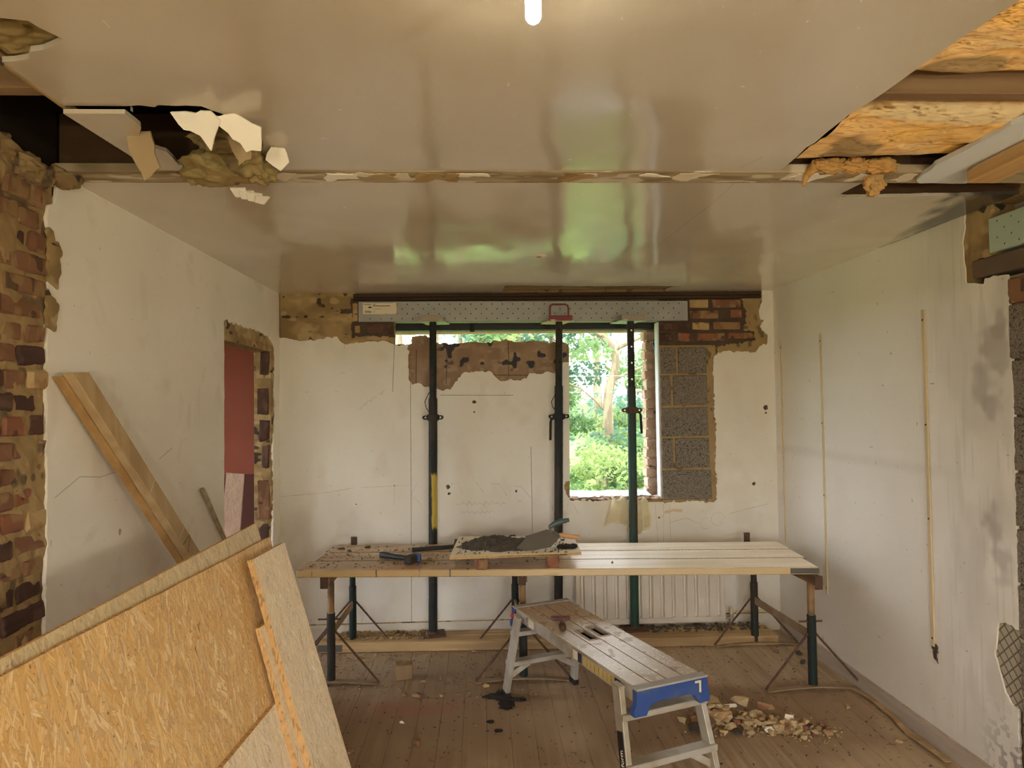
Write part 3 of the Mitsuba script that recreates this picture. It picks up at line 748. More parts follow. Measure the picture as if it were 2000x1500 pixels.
# ---- right wall
redge = jag([(2.899, 2.6), (2.899, 2.456), (2.911, 2.377), (2.922, 2.339), (2.916, 2.253), (2.908, 2.16), (2.801, 2.135), (2.794, 2.158), (2.675, 2.152), (2.672, 2.112), (2.672, 1.868), (2.658, 1.7), (2.663, 1.471), (2.667, 1.2), (2.672, .786), (2.694, .408), (2.695, .225), (2.70, 0)], .02, .003, 31)
rskin = Polygon([(D, 0), (D, 2.6)] + redge).buffer(0).intersection(sbox(2, 0, D, ZC))
patch = Polygon(jag([(2.783, .714), (2.745, .728), (2.60, .70), (2.60, .40), (2.718, .40), (2.758, .436), (2.78, .496), (2.81, .586)], .015, .003, 32, True)).buffer(0)
wr = struct('wall_right', yz(sbox(2.25, 0, D + .1, 2.72).difference(sbox(2.2, 2.14, 2.88, 2.47)), XR + .022, XR + .13), 'mortar_yellow', 'right white wall with cable strips and a raw block end')
put('plaster', yz(rskin.difference(patch), XR, XR + .014), 'paint_right_wall', wr, label='white plaster, stained grey near its broken edge')
put('scored_render', yz(patch.buffer(.01), XR + .008, XR + .024), 'scrim_plaster', wr, label='bare patch with a criss-cross of scored lines')
put('render_patch', yz(Polygon(jag([(2.93, 2.465), (2.94, 2.13), (2.86, 2.14), (2.84, 2.25), (2.74, 2.25), (2.76, 2.465)], .02, .006, 33, True)).buffer(0), XR + .006, XR + .11), 'render_brown', wr, label='rough brown render at the lintel end')
for i in range(10):
    z = .01 + .225 * i
    for (y0, y1) in ((2.26, 2.42), (2.43, 2.672)):
        z1 = min(z + .214, 2.13)
        if z1 - z > .05:
            put('block', move(piece(y0, y1, z, z1, -.02, .02, 500 + i), (0, 0, 0)).apply_transform(np.array([[0, 1, 0, XR + .021], [1, 0, 0, 0], [0, 0, 1, 0], [0, 0, 0, 1.]])), 'block_grey' if z < 1.9 else 'brick_brown', wr)
struct('wall_right_001', yz(sbox(-2.9, 0, .3, 2.72), XR + .02, XR + .13), 'paint_plain', 'right wall behind the photographer')
struct('wall_right_002', yz(sbox(.3, 2.47, 2.3, 2.72), XR + .02, XR + .13), 'void_dark', 'wall above the side opening')
struct('wall_east', yz(sbox(-2.9, 0, 5.0, 2.72), 4.6, 4.7), 'paint_plain', 'far wall of the side room')
struct('wall_east_001', xz(sbox(XR + .13, 0, 4.7, 2.72), 4.9, 5.0), 'paint_plain', 'end wall of the side room')
struct('wall_near', xz(sbox(-4.3, 0, 4.7, 2.72).difference(sbox(-1.5, .04, 1.7, 2.12)), -2.9, -2.8), 'paint_plain', 'wall behind the photographer, with an opening added for daylight')  # opening added out of view to let in cool fill daylight
struct('wall_west', yz(sbox(-2.9, 0, 2.3, 2.72), -3.7, -3.6), 'paint_plain', 'far left wall behind the photographer')
# skirtings
bb = struct('baseboard_back', xz(sbox(XL, .0, XR, .118), D - .014, D - .001), 'paint_plain', 'low white skirting along the back wall')
put('gap', xz(sbox(XL, .118, XR, .124), D - .008, D - .0005), 'render_brown', bb)
struct('baseboard_right', cat(yz(sbox(2.70, .0, D - .02, .084), XR - .016, XR - .0005), yz(sbox(2.70, .084, D - .02, .09), XR - .010, XR - .0005)), 'paint_skirting', 'scuffed grey skirting along the right wall')
for (y, z0, z1, w) in ((4.777, .64, 2.078, .014), (4.205, .437, 2.073, .016), (3.20, .470, 2.081, .024)):
    t = put('trunking_strip', bxa(XR - .006, XR + .001, y - w / 2, y + w / 2, z0, z1, .002), 'trunking', wr, label=None)
    for zz in ((z1 - .05, (z0 + z1) / 2 + .25, (z0 + z1) / 2 - .2, z0 + .04) if w > .015 else (z1 - .05,)):
        put('screw', move(cyl((0, 0, 0), (-.003, 0, 0), .0045, 8), (XR - .006, y, zz)), 'print_dark', t)
put('damage_hole', yz(Polygon(jag([(3.175, .485), (3.215, .48), (3.20, .42), (3.17, .40)], .01, .004, 35, True)).buffer(0), XR - .004, XR + .001), 'mortar_dark', wr)

# ---- ceiling
void2 = Polygon([(1.405, 2.645), (1.43, 2.40), (2.2, 2.40), (2.2, 2.59)] + jag([(2.15, 2.59), (1.861, 2.622), (1.405, 2.645)], .03, .004, 40)).buffer(0)
backhole = Polygon(jag([(.15, 5.0), (.155, 4.66), (.168, 4.626), (.53, 4.655), (.545, 4.64), (.555, 4.665), (1.357, 4.689), (1.40, 4.67), (1.35, 4.80), (1.33, 5.0)], .04, .004, 41)).buffer(0)
ce = struct('ceiling', xy(sbox(XL, 2.445, XR, D + .02).difference(void2).difference(backhole), ZC, ZC + .013), 'paint_gloss_ceiling', 'glossy cream ceiling by the window, reflecting the daylight')
hole_l = Polygon(jag([(-.94, 1.834), (-.74, 1.832), (-.664, 1.911), (-.652, 2.058), (-.70, 2.20), (-.75, 2.30), (-.85, 2.345), (-.99, 2.27), (-.97, 2.138), (-1.018, 2.069), (-.955, 1.95)], .03, .006, 42, True)).buffer(0)
hole_t = Polygon(jag([(-1.2, 1.40), (-.978, 1.419), (-.928, 1.429), (-.909, 1.48), (-.90, 1.498), (-.942, 1.529), (-1.004, 1.554), (-1.029, 1.586), (-1.069, 1.598), (-1.2, 1.62)], .025, .006, 43, True)).buffer(0)
sag = sbox(-1.10, 1.834, -.94, 2.335).union(Polygon([(-1.10, 1.84), (-.955, 1.84), (-.955, 1.95), (-1.018, 2.069), (-.97, 2.138), (-.99, 2.27), (-.95, 2.335), (-1.10, 2.335)])).difference(hole_l).difference(sbox(-.95, 2.0, -.5, 2.4))
edge_r = jag([(1.12, .5), (1.099, 1.32), (1.083, 1.437), (1.070, 1.60), (1.061, 1.764), (1.045, 1.865), (1.049, 2.188), (1.054, 2.335)], .06, .003, 44)
near = Polygon([(-1.10, .5)] + edge_r + [(-1.10, 2.335)]).buffer(0).difference(hole_l).difference(hole_t).difference(sag.buffer(.001))
ce2 = struct('ceiling_001', xy(near, ZC, ZC + .013), 'paint_gloss_ceiling', 'cream ceiling overhead with torn holes at its corners')
sg = xy(sag, ZC, ZC + .012); sg.vertices[:, 2] -= .02 * np.clip((2.36 - sg.vertices[:, 1]) / .5, 0, 1)
put('sagging_board', sg, 'paint_gloss_ceiling', ce2, label='loose board corner sagging beside the hole')
put('torn_edge', xy(sbox(-1.105, .9, -1.098, 2.335), ZC - .004, ZC + .02), 'render_brown', ce2)
struct('ceiling_003', cat(xy(sbox(-3.7, -2.9, 4.7, .5), ZC, ZC + .013), xy(sbox(-3.7, .5, -1.62, 2.3), ZC, ZC + .013), xy(sbox(XR + .13, .5, 4.7, 5.0), ZC, ZC + .013)), 'paint_plain', 'ceiling behind the photographer')
struct('ceiling_004', cat(bxa(-4.3, 4.7, -2.9, 5.2, 2.70, 2.72), bxa(-1.70, -1.66, .3, 5.0, 2.471, 2.70), bxa(2.5, 2.54, .3, 5.0, 2.471, 2.70), bxa(-1.7, 2.5, .46, .5, 2.471, 2.70)), 'void_dark', 'boards of the floor above, coloured near-black for the shade of the void')  # boards and sides near-black, the void's shade put into their colour
for i, (x0, x1, y, mt, lab) in enumerate([(-1.66, 2.5, 1.785, 'timber_joist_pale', 'bare brown ceiling joist across the torn ceiling corners'), (-1.66, 2.5, 1.185, 'timber_joist', 'dark ceiling joist above the pendant lamp'),
                                          (1.1, 2.5, 2.668, 'timber_joist', 'dark joist in the slot beside the right wall'), (-1.4, 2.1, 4.868, 'timber_joist_pale', 'brown trimmer joist above the window lintel')]):
    put('ceiling_joist', bxa(x0, x1, y - .024, y + .024, 2.473, 2.665, .003), mt, None, label=lab, cat='joist')
put('ceiling_joist', bxa(-1.43, 2.12, 2.36, 2.41, 2.486, 2.665, .003), 'timber_joist', None, label='dark joist hidden above the weathered ceiling strip', cat='joist')
st = put('ceiling_batten', bxa(-1.43, 2.10, 2.332, 2.452, ZC - .004, 2.484, .003), 'timber_plaster_strip', None, label='weathered timber strip across the ceiling where a wall was taken out', cat='timber')
g = np.random.default_rng(50)
for i in range(26):
    x = g.uniform(-1.0, 1.7)
    put('plaster_scrap', xy(Polygon(jag([(x, 2.345), (x + g.uniform(.03, .15), 2.35), (x + g.uniform(.02, .12), 2.355 + g.uniform(.02, .08)), (x - .02, 2.355 + g.uniform(.01, .08))], .02, .006, 600 + i, True)).buffer(0), ZC - .004 - g.uniform(.001, .004), ZC), 'plasterboard_white' if i % 6 == 0 else 'plaster_edge' if i % 2 else 'render_brown', st)
put('rose_plate', lathe([(0, -.006), (.035, -.006), (.042, -.001), (.042, 0)], 24, (.316, 3.69, ZC)), 'label_cream', ce, smooth=30)
put('rose_plate', lathe([(0, -.009), (.014, -.009), (.014, -.005)], 12, (.316, 3.69, ZC)), 'steel_dusty', ce)
# white strip of board left beside the right hand void, and a loose timber
ps = Polygon(jag([(1.59, 2.40), (1.55, 2.238), (1.56, 1.87), (1.56, .6)], .05, .006, 45) + jag([(1.74, .6), (1.71, 2.05), (1.78, 2.30), (1.80, 2.43), (1.62, 2.43)], .05, .004, 46)).buffer(0)
put('strip', xy(ps, ZC - .012, ZC + .004), 'lining_white', ce2, label='peeling grey white strip of board beside the void')
put('loose_timber', beam((1.725, 2.26, 2.415), (1.71, .55, 2.44), .10, .05, .004), 'timber_orange_new', None, label='loose orange brown timber hanging beside the right wall', cat='timber')


# ---- insulation
def batt(x0, x1, y0, y1, z, sd, sag=.05):
    def f(u, v):
        x, y = x0 + u * (x1 - x0), y0 + v * (y1 - y0)
        q = np.stack([x * 3.2, y * 7, x * 0 + sd], 1)
        e = np.minimum(1, 6 * np.minimum(v, 1 - v))
        zz = z - sag * (meshkit.fbm(q, 4, sd) - .35) + .10 * (1 - e) ** 2
        return np.stack([x, y + .03 * (meshkit.fbm(q * 1.3, 3, sd + 1) - .5), zz], 1)
    b = sheet(lambda u, v: f(u, 1 - v), 90, 60)
    return b


put('insulation_batt', batt(1.058, 1.62, 1.815, 2.285, 2.475, 3), 'insulation', None, smooth=True, label='orange glass wool sagging between the joist and the ceiling strip', cat='insulation')
put('insulation_batt', batt(1.08, 2.13, 1.21, 1.745, 2.490, 5), 'insulation', None, smooth=True, label='orange and grey glass wool above the joist at the top right corner', cat='insulation')
put('insulation_batt', batt(1.11, 2.13, .55, 1.15, 2.50, 8), 'insulation', None, smooth=True, label='orange glass wool nearest the camera at the top right', cat='insulation')
put('insulation_tuft', cat(move(lump(.07, .05, .085, 61, .6), (1.412, 2.37, 2.425)), move(lump(.04, .03, .06, 62, .5), (1.405, 2.36, 2.47))), 'insulation_tuft', None, smooth=60, label='bright orange tuft of glass wool hanging below the ceiling strip', cat='insulation')
put('insulation_tuft', cat(tube([(1.17, 2.30, 2.47), (1.155, 2.335, 2.45), (1.148, 2.345, 2.43), (1.142, 2.345, 2.41)], [.022, .014, .009, .005], 8), move(lump(.05, .04, .03, 63, .6), (1.185, 2.30, 2.47))), 'insulation_tuft', None, smooth=60, label='thin wisp of glass wool dangling at the corner of the near ceiling', cat='insulation')
put('insulation_tuft', cat(*[move(lump(.12, .05, .05, 64 + i, .7), (1.22 + .09 * i, 2.315, 2.472)) for i in range(3)]), 'insulation_tuft', None, smooth=60, label='dusty orange fluff squeezed against the ceiling strip', cat='insulation')
put('insulation_tuft', cat(move(lump(.24, .20, .10, 70, .5), (-.84, 2.24, 2.435)), move(lump(.12, .12, .11, 71, .6), (-.735, 2.15, 2.44)), move(lump(.09, .09, .09, 72, .6), (-.70, 2.20, 2.415)), move(lump(.14, .10, .07, 73, .6), (-.78, 2.05, 2.455)),
                              move(lump(.10, .07, .07, 74, .6), (-.93, 2.28, 2.43))), 'insulation_dusty', None, smooth=60, label='grey and ochre clump of glass wool bulging from the left ceiling hole', cat='insulation')
put('insulation_tuft', move(lump(.30, .16, .10, 75, .5), (-1.04, 1.56, 2.53)), 'insulation_dusty', None, smooth=60, label='dark glass wool inside the hole at the top left corner', cat='insulation')
def shard(pts, thick, o, u, v):
    return prism(Polygon(jag(pts, .02, .003, int(1000 * abs(o[0])), True)).buffer(0), thick, (o, u, v))
n_ = lambda a: list(np.array(a) / np.linalg.norm(a))
put('plasterboard_shard', shard([(-.055, .0), (.05, .005), (.07, -.02), (.045, -.065), (.03, -.10), (.01, -.06), (-.03, -.045)], .011, (-.775, 1.86, 2.455), n_([1, .05, 0]), n_([0, -.55, .8])), 'plasterboard_white', None, label='ragged pale plasterboard flap at the left of the hanging pair', cat='plasterboard')
put('plasterboard_shard', shard([(-.05, .0), (.02, .012), (.085, -.022), (.075, -.085), (.035, -.09), (-.005, -.04)], .011, (-.69, 1.885, 2.452), n_([1, .12, 0]), n_([0, -.5, .85])), 'plasterboard_white', None, label='brightest plasterboard flap, at the right of the hanging pair', cat='plasterboard')
put('plasterboard_shard', shard([(-.03, .0), (.03, .005), (.035, -.06), (.0, -.08)], .010, (-.71, 2.02, 2.45), n_([1, .2, 0]), n_([.1, -.4, .9])), 'paper_brown', None, label='buff torn board hanging below the bright flap', cat='plasterboard')
put('plasterboard_shard', shard([(-.035, .03), (.03, .04), (.04, -.06), (-.01, -.10), (-.03, -.04)], .010, (-.985, 2.02, 2.425), n_([1, .1, 0]), n_([0, -.4, .9])), 'paper_brown', None, label='brown paper flap hanging left of the dark ceiling hole', cat='plasterboard')
put('plasterboard_shard', shard([(-.02, .02), (.02, .02), (.04, -.02), (.02, -.05), (-.03, -.02)], .008, (-.63, 2.13, 2.44), n_([1, .3, 0]), n_([.3, -.4, .9])), 'plasterboard_white', None, label='small white splinter at the right end of the hole', cat='plasterboard')
put('plasterboard_shard', cat(*[shard([(-.03, .02), (.02, .015), (.015, -.02), (-.02, -.015)], .006, (-.80 + .02 * i, 2.30 + .01 * i, 2.375 - .005 * i), n_([1, .3 * i, .1]), n_([.2 * i, -.6, .5])) for i in range(4)]), 'plasterboard_white', None, label='crumpled white scraps under the clump of glass wool', cat='plasterboard')
# timber plate along the head of the back wall
put('wall_plate', cat(bxa(-.915, 2.045, D - .006, D + .09, 2.402, 2.425, .004), bxa(-.915, 2.05, D - .002, D + .09, 2.428, 2.452, .004)), 'timber_plate_dark', None, label='split dark timber plate under the ceiling along the back wall', cat='timber')


# ------------------------------------------------------------------ steel lintels
def lintel(name, x0, x1, z0, h, mt, label, frame, pitch=.0755, off=0.):
    k = thing(name, label, 'lintel')
    hol = []
    for r in range(4):
        z = .019 + r * .0345
        x = .045 + (pitch / 2 if r % 2 == 0 else 0) + off
        while x < x1 - x0 - .03:
            hol.append(Polygon([(x + .0045 * math.cos(a), z + .0045 * math.sin(a)) for a in np.linspace(0, 2 * math.pi, 9)[:-1]]))
            x += pitch
    face = sbox(0, 0, x1 - x0, h).difference(shapely.union_all(hol))
    put('face', prism(face, .003, frame), mt, k, label='perforated face')
    o, u, v = [np.array(q, float) for q in frame]
    n = np.cross(u, v)
    def slab(a0, a1, b0, b1, c0, c1):
        m = bxa(a0, a1, b0, b1, c0, c1, .001)
        M = np.eye(4); M[:3, 0], M[:3, 1], M[:3, 2], M[:3, 3] = u, v, n, o
        m.apply_transform(M); return m
    L = x1 - x0
    put('flange', cat(slab(0, L, -.003, .0, -.10, .003), slab(0, L, h, h + .003, -.10, .003), slab(0, .003, 0, h, -.10, 0), slab(L - .003, L, 0, h, -.10, 0)), mt, k)
    put('core', slab(.004, L - .004, .002, h - .002, -.09, -.012), 'void_dark', k)  # near-black fill paints the dark inside the box behind the holes
    return k


tilt = -.0112 / 2.375
lk = lintel('steel_lintel', -.877, 1.498, 2.254, .140, 'steel_galvanised', 'long perforated galvanised steel lintel over the window opening', ((-.877, D - .004, 2.254), n_([1, 0, tilt]), n_([-tilt, 0, 1])))
sk = put('sticker', bxa(-.845, -.607, D - .0085, D - .007, 2.305, 2.385, .0004), 'label_cream', lk, label='cream paper product sticker')
put('print', cat(*[bxa(-.835 + .0 , -.785, D - .0095, D - .0083, 2.372, 2.376, .0002), bxa(-.775, -.65, D - .0095, D - .0083, 2.362, 2.366, .0002), bxa(-.775, -.75, D - .0095, D - .0083, 2.374, 2.377, .0002), bxa(-.775, -.72, D - .0095, D - .0083, 2.340, 2.342, .0002),
                   bxa(-.805, -.785, D - .0095, D - .0083, 2.348, 2.360, .002), bxa(-.770, -.755, D - .0095, D - .0083, 2.318, 2.320, .0002)],
                 *[bxa(-.83 + .0035 * i, -.83 + .0035 * i + (.0012 if i % 3 else .0022), D - .0095, D - .0083, 2.314, 2.330, .0002) for i in range(13)]), 'print_dark', sk)
lintel('steel_lintel', 0, 2.50, 2.262, .138, 'steel_green_tint', 'pale green tinted steel lintel at the right edge, on a concrete pad', ((XR + .006, 2.765, 2.262), (0, -1, 0), (0, 0, 1)))
put('concrete_pad', bxa(XR + .0, XR + .12, 2.26, 2.868, 2.168, 2.246, .006), 'concrete_dark', None, label='dark concrete pad under the right hand lintel end', cat='concrete pad')


# ------------------------------------------------------------------ props under the lintel
def prop(key_label, x0, x1, y, zt, zb, zc, mt_out, mt_in, zin, head, rot, headmat, lipmat, extras):
    k = thing('steel_prop', key_label, 'prop', 'steel props under the window lintel')
    P = lambda z: np.array([x0 + (x1 - x0) * (zt - z) / (zt - zb), y, z])
    put('outer_tube', tube([P(zb + .008), P(zin)], .030, 20), mt_out, k, smooth=40)
    inner = tube([P(zin - .05), P(zt)], .0245, 20)
    it = put('inner_tube', inner, mt_in, k, smooth=40)
    for z in np.arange(zin + .05, zt - .05, .115):
        q = P(z)
        put('pin_hole', cyl(q + [0, -.0256, 0], q + [0, -.0235, 0], .007, 10), 'steel_bright' if extras.get('bright') else 'void_dark', it)
    q = P(zc)
    col = cat(lathe([(.029, -.022), (.040, -.022), (.042, -.01), (.042, .012), (.038, .022), (.029, .022)], 20, q))
    nk = put('collar', col, extras.get('collar', 'steel_prop_dark'), k, smooth=35)
    lug = []
    for s in (-1, 1):
        ring = Polygon([(.022 * math.cos(a) * 1.0, .016 * math.sin(a)) for a in np.linspace(0, 2 * math.pi, 13)[:-1]]).difference(Polygon([(.008 * math.cos(a), .008 * math.sin(a)) for a in np.linspace(0, 2 * math.pi, 9)[:-1]]))
        lug.append(move(xz(ring, -.007, .007), (q[0] + s * .052, q[1] - .01, q[2])))
    put('lug', cat(*lug), extras.get('collar', 'steel_prop_dark'), nk)
    if 'handle' in extras:
        s = extras['handle']
        put('handle', tube([q + [s * .035, -.01, -.012], q + [s * .055, -.012, -.02], q + [s * .060, -.014, -.04], q + [s * .064, -.016, -.165]], [.008, .0085, .0085, .0085], 10), 'steel_prop_dark', nk, smooth=50)
    b = extras['base']
    put('base_plate', move(bx(.17, .15, .008, .002), (P(zb)[0], y - .0, zb + .004), rz=b), 'steel_rust', k)
    put('base_gusset', move(lathe([(.0, .008), (.042, .008), (.034, .013), (.031, .024)], 16), (P(zb)[0], y, zb)), 'steel_rust', k)
    c = P(zt)
    hd = move(cat(bxa(-.085, .085, -.075, .165, 0, .006, .001)), (c[0], c[1], zt), rz=rot)
    hp = put('head_plate', hd, headmat, k, label='flat head plate under the lintel')
    put('lip', move(bxa(-.083, .083, -.082, -.074, -.002, .036, .002), (c[0], c[1], zt), rz=rot * .2), lipmat, hp)
    if extras.get('wire'):
        w0, w1, s = extras['wire']
        a, b_ = P(w0), P(w1)
        put('pin_chain', tube([a + [s * .026, -.012, 0], a + [s * .040, -.016, -.03], a + [s * .056, -.018, (w1 - w0) * .45], a + [s * .048, -.016, (w1 - w0) * .75], b_ + [s * .026, -.012, 0]], .003, 6), 'steel_rust', k)
    if extras.get('pin'):
        q2 = P(extras['pin'])
        put('pin', cyl(q2 + [-.05, -.012, 0], q2 + [.05, -.012, 0], .006, 8), 'steel_rust', k)
    return k


k1 = prop('dark steel prop with a yellow worn patch, left of the three', -.341, -.363, 4.79, 2.232, .066, 1.565, 'steel_prop_left', 'steel_prop_dark', 1.70, 'u', -.16, 'steel_green_tint', 'steel_dusty',
          dict(base=.15, wire=(1.74, 1.60, -1), pin=None))
k2 = prop('dark steel prop with a red U handle on its head, middle of the three', .546, .508, 4.79, 2.228, .066, 1.56, 'steel_prop_dark', 'steel_prop_dark', 1.775, 'u', .20, 'label_cream', 'steel_red',
          dict(base=-.1, handle=-1, wire=(1.72, 1.60, -1), collar='steel_prop_dark'))
put('head_handle', tube([(.475, 4.712, 2.225), (.474, 4.710, 2.31), (.480, 4.710, 2.332), (.498, 4.710, 2.340), (.578, 4.710, 2.340), (.598, 4.710, 2.332), (.604, 4.710, 2.31), (.603, 4.712, 2.25)], .0065, 10), 'steel_red', k2, smooth=50)
k3 = prop('green steel prop with a rusty collar, standing before the window opening', 1.055, 1.046, 4.79, 2.226, .066, 1.597, 'steel_prop_green', 'steel_prop_dark', 1.765, 'u', .22, 'steel_green_tint', 'steel_dusty',
          dict(base=.1, handle=1, collar='steel_rust', bright=True))
for k in (k1, k2, k3): del labels[k]['group']

# ------------------------------------------------------------------ boards on the floor by the wall
EX, EY = np.array([.99957, -.0294, 0]), np.array([.0294, .99957, 0])


def plank(name, o, ex, ey, L, W, Tz, mt, label, group=None, band=None, catg='board', x0=0):
    k = thing(name, label, catg, group)
    o = np.array(o, float)
    m = bxa(x0, x0 + L, 0, W, -Tz, 0, .005)
    M = np.eye(4); M[:3, 0], M[:3, 1], M[:3, 3] = ex, ey, o
    m.apply_transform(M); put('timber', m, mt, k)
    for e in (band or []):
        a, b = (x0 - .002, x0 + .16) if e == 0 else (x0 + L - .16, x0 + L + .002)
        c = bxa(a, b, -.002, W + .002, -Tz * .86, -Tz * .14, .001)
        c.apply_transform(M); put('end_band', c, 'end_band', k)
    return k


FB = 'scaffold board lying along the back wall'
plank('scaffold_board', (-1.12, 4.665, .064), EX, EY, 3.10, .222, .062, 'timber_old_board', 'dusty scaffold board on the floor under the props, metal band at its left end', band=[0], catg='scaffold board')
put('rubble_dust', cat(*[move(rock(g_.uniform(.008, .035), g_.uniform(.008, .03), g_.uniform(.006, .02), 700 + i, 9), (x, 4.70 + .16 * g_.uniform() - .03 * (x + .2), .064), rz=g_.uniform(0, 6)) for i in range(420) for g_ in [np.random.default_rng(700 + i)] for x in [-1.0 + .62 * g_.uniform() ** 1.3]]), 'mortar_yellow', None, label='line of crumbled mortar on the board along the back wall, at its left end', cat='rubble', kind='stuff')
put('rubble_dust', cat(*[move(rock(g_.uniform(.008, .04), g_.uniform(.008, .03), g_.uniform(.006, .018), 1300 + i, 9), (1.15 + .8 * g_.uniform(), 4.70 + .15 * g_.uniform(), .064), rz=g_.uniform(0, 6)) for i in range(230) for g_ in [np.random.default_rng(1300 + i)]]), 'mortar_wet', None, label='dark crumbs under the radiator, on the board along the back wall', cat='rubble', kind='stuff')

# ------------------------------------------------------------------ work table: trestles and scaffold boards
TX, TY = np.array([.99753, -.0703, 0]), np.array([.0703, .99753, 0])
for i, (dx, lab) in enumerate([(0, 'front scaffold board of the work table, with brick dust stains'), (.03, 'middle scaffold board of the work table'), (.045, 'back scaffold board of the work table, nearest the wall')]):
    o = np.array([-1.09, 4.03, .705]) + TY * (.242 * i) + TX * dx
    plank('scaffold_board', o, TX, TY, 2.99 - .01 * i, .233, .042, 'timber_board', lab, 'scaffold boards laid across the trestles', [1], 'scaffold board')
for k in [k for k in labels if k.startswith('scaffold_board')]: labels[k].pop('group', None)


def trestle(label, fx, fy, rx, ry, mtf, mtr):
    k = thing('trestle', label, 'trestle')
    F, R_ = np.array([fx, fy, 0.]), np.array([rx, ry, 0.])
    d = (F - R_) / np.linalg.norm(F - R_)
    put('crossbar', beam(R_ + [0, 0, .634] - d * .07, F + [0, 0, .634] + d * .10, .040, .055, .003), 'trestle_rust', k)
    ft = F + d * .105 + [-.012, 0, .630]
    put('end_plate', beam(ft, ft + d * .008, .045, .075, .002), 'steel_rust', k)
    rt = R_ - d * .075 + [-.005, 0, .700]
    put('end_plate', beam(rt, rt - d * .008, .042, .080, .002), 'steel_rust', k)
    put('rail', beam(R_ + [.0, 0, .30], F + [0, 0, .30], .014, .048, .003), 'trestle_dust', k)
    for Q, mt, s in ((F, mtf, 1), (R_, mtr, -1)):
        lg = put('leg', tube([Q + [0, 0, .022], Q + [0, 0, .42]], .0245, 16), mt, k, smooth=40)
        put('inner_post', tube([Q + [0, 0, .40], Q + [0, 0, .610]], .0195, 14), 'trestle_rust' if s == 1 else mt, lg, smooth=40)
        zp = .385 if s == 1 else .53
        put('pin', cyl(Q + [-.075, -.005, zp], Q + [.06, -.005, zp], .005, 8), 'steel_rust', lg)
        a = np.linspace(-1, 1, 15)
        arc = np.stack([Q[0] + a * .275, Q[1] - .02 * s * 0 + a * 0 - .02, .004 + .020 * (1 - a * a)], 1)
        put('foot', cat(*[beam(arc[i], arc[i + 1], .045, .006, .001, e0=.002, e1=.002) for i in range(14)]), 'trestle_dust', k)
        for e in (-1, 1):
            put('stay', tube([Q + [e * .022, 0, .315], Q + [e * .285, -.02, .012]], .0065, 8), 'steel_rust', k)
    return k


trestle('trestle at the left end of the work table, behind the leaning sheets', -.920, 4.155, -.905, 4.755, 'steel_prop_dark', 'trestle_green')
trestle('trestle under the middle of the work table, behind the hop-up', .225, 4.125, .205, 4.70, 'trestle_green', 'steel_prop_dark')
trestle('trestle at the right end of the work table, beside the right wall', 1.868, 3.875, 1.825, 4.60, 'trestle_green', 'trestle_green')

# ------------------------------------------------------------------ on the table
ZT = .705
for (x, y, rz_, sd, mt, lab) in ((-.02, 3.995, .1, 41, 'brick_red', 'rounded half brick under the left end of the mortar board'), (.395, 3.995, -.05, 42, 'brick_red', 'half brick under the right end of the mortar board')):
    m = bx(.068, .11, .076, .006); m = m.subdivide(); m.vertices += np.random.default_rng(sd).normal(0, .003, m.vertices.shape)
    put('brick', move(m, (x, y, ZT + .0385), rz=rz_), mt, None, label=lab, cat='brick')
for (x, y, sd, lab) in ((.03, 4.28, 43, 'brick hidden behind under the back of the mortar board'),):
    m = bx(.21, .10, .0755, .006)
    put('brick', move(m, (.18, 4.27, ZT + .0382)), 'brick_red', None, label='brick at the back under the mortar board', cat='brick')
mb = thing('mortar_board', 'square white faced chipboard carrying mortar, on bricks on the table', 'board')
zb_ = ZT + .0775
mbp = Polygon([(-.197, 3.874), (.553, 3.914), (.571, 4.383), (-.165, 4.449)])
put('panel', xy(mbp, zb_, zb_ + .017), 'chipboard_edge', mb)
put('facing', xy(mbp.buffer(-.001), zb_ + .0168, zb_ + .0182), 'label_cream', mb, label='pale laminate face')
zm = zb_ + .018


def heap(u, v):
    x, y = -.19 + .66 * u, 3.885 + .54 * v
    q = np.stack([x * 9, y * 9, x * 0], 1)
    r = np.sqrt(((x - .10) / .33) ** 2 + ((y - 4.16) / .26) ** 2)
    h = .050 * np.clip(1 - r, 0, 1) ** .7 + .045 * (meshkit.fbm(q, 4, 4) - .5) + .030 * (meshkit.fbm(q * 5, 3, 6) - .5) * np.clip(1.4 - r, 0, 1) - .012 * np.clip(r - .55, 0, 1) * 4
    return np.stack([x, y, zm - .004 + np.maximum(h, -.006)], 1)


put('mortar_heap', sheet(heap, 130, 110), 'mortar_wet', None, smooth=True, label='flattened heap of dark wet mortar on the mortar board', cat='mortar')
put('mortar_crumbs', cat(*[move(rock(q.uniform(.006, .022), q.uniform(.006, .018), q.uniform(.005, .014), 2500 + i, 8), (-.16 + .66 * q.uniform(), 3.90 + .50 * q.uniform(), zm), rz=q.uniform(0, 6)) for i in range(170) for q in [np.random.default_rng(2500 + i)]]), 'mortar_wet', None, label='dark crumbs around the mortar heap on its board', cat='mortar', kind='stuff')
t1 = thing('trowel', 'trowel with a dark green handle, its blade caked in mortar', 'trowel')
tw = Polygon([(-.14, -.02), (-.06, .045), (.06, .055), (.115, .02), (.125, -.005), (.06, -.055), (-.06, -.05)])
put('blade', prism(tw.buffer(.004), .003, ((.32, 4.02, zm + .048), n_([1, .10, .19]), n_([-.1, .62, .70]))), 'steel_blade', t1)
put('tang', tube([(.40, 4.045, zm + .085), (.385, 4.06, zm + .118), (.40, 4.06, zm + .125)], .006, 8), 'steel_blade', t1, smooth=50)
put('handle', tube([(.385, 4.06, zm + .118), (.41, 4.062, zm + .132), (.46, 4.066, zm + .150), (.505, 4.07, zm + .157)], [.011, .016, .017, .011], 12), 'plastic_teal', t1, smooth=50)
t2 = thing('trowel', 'trowel with a turned wooden handle lying at the right end of the mortar board', 'trowel')
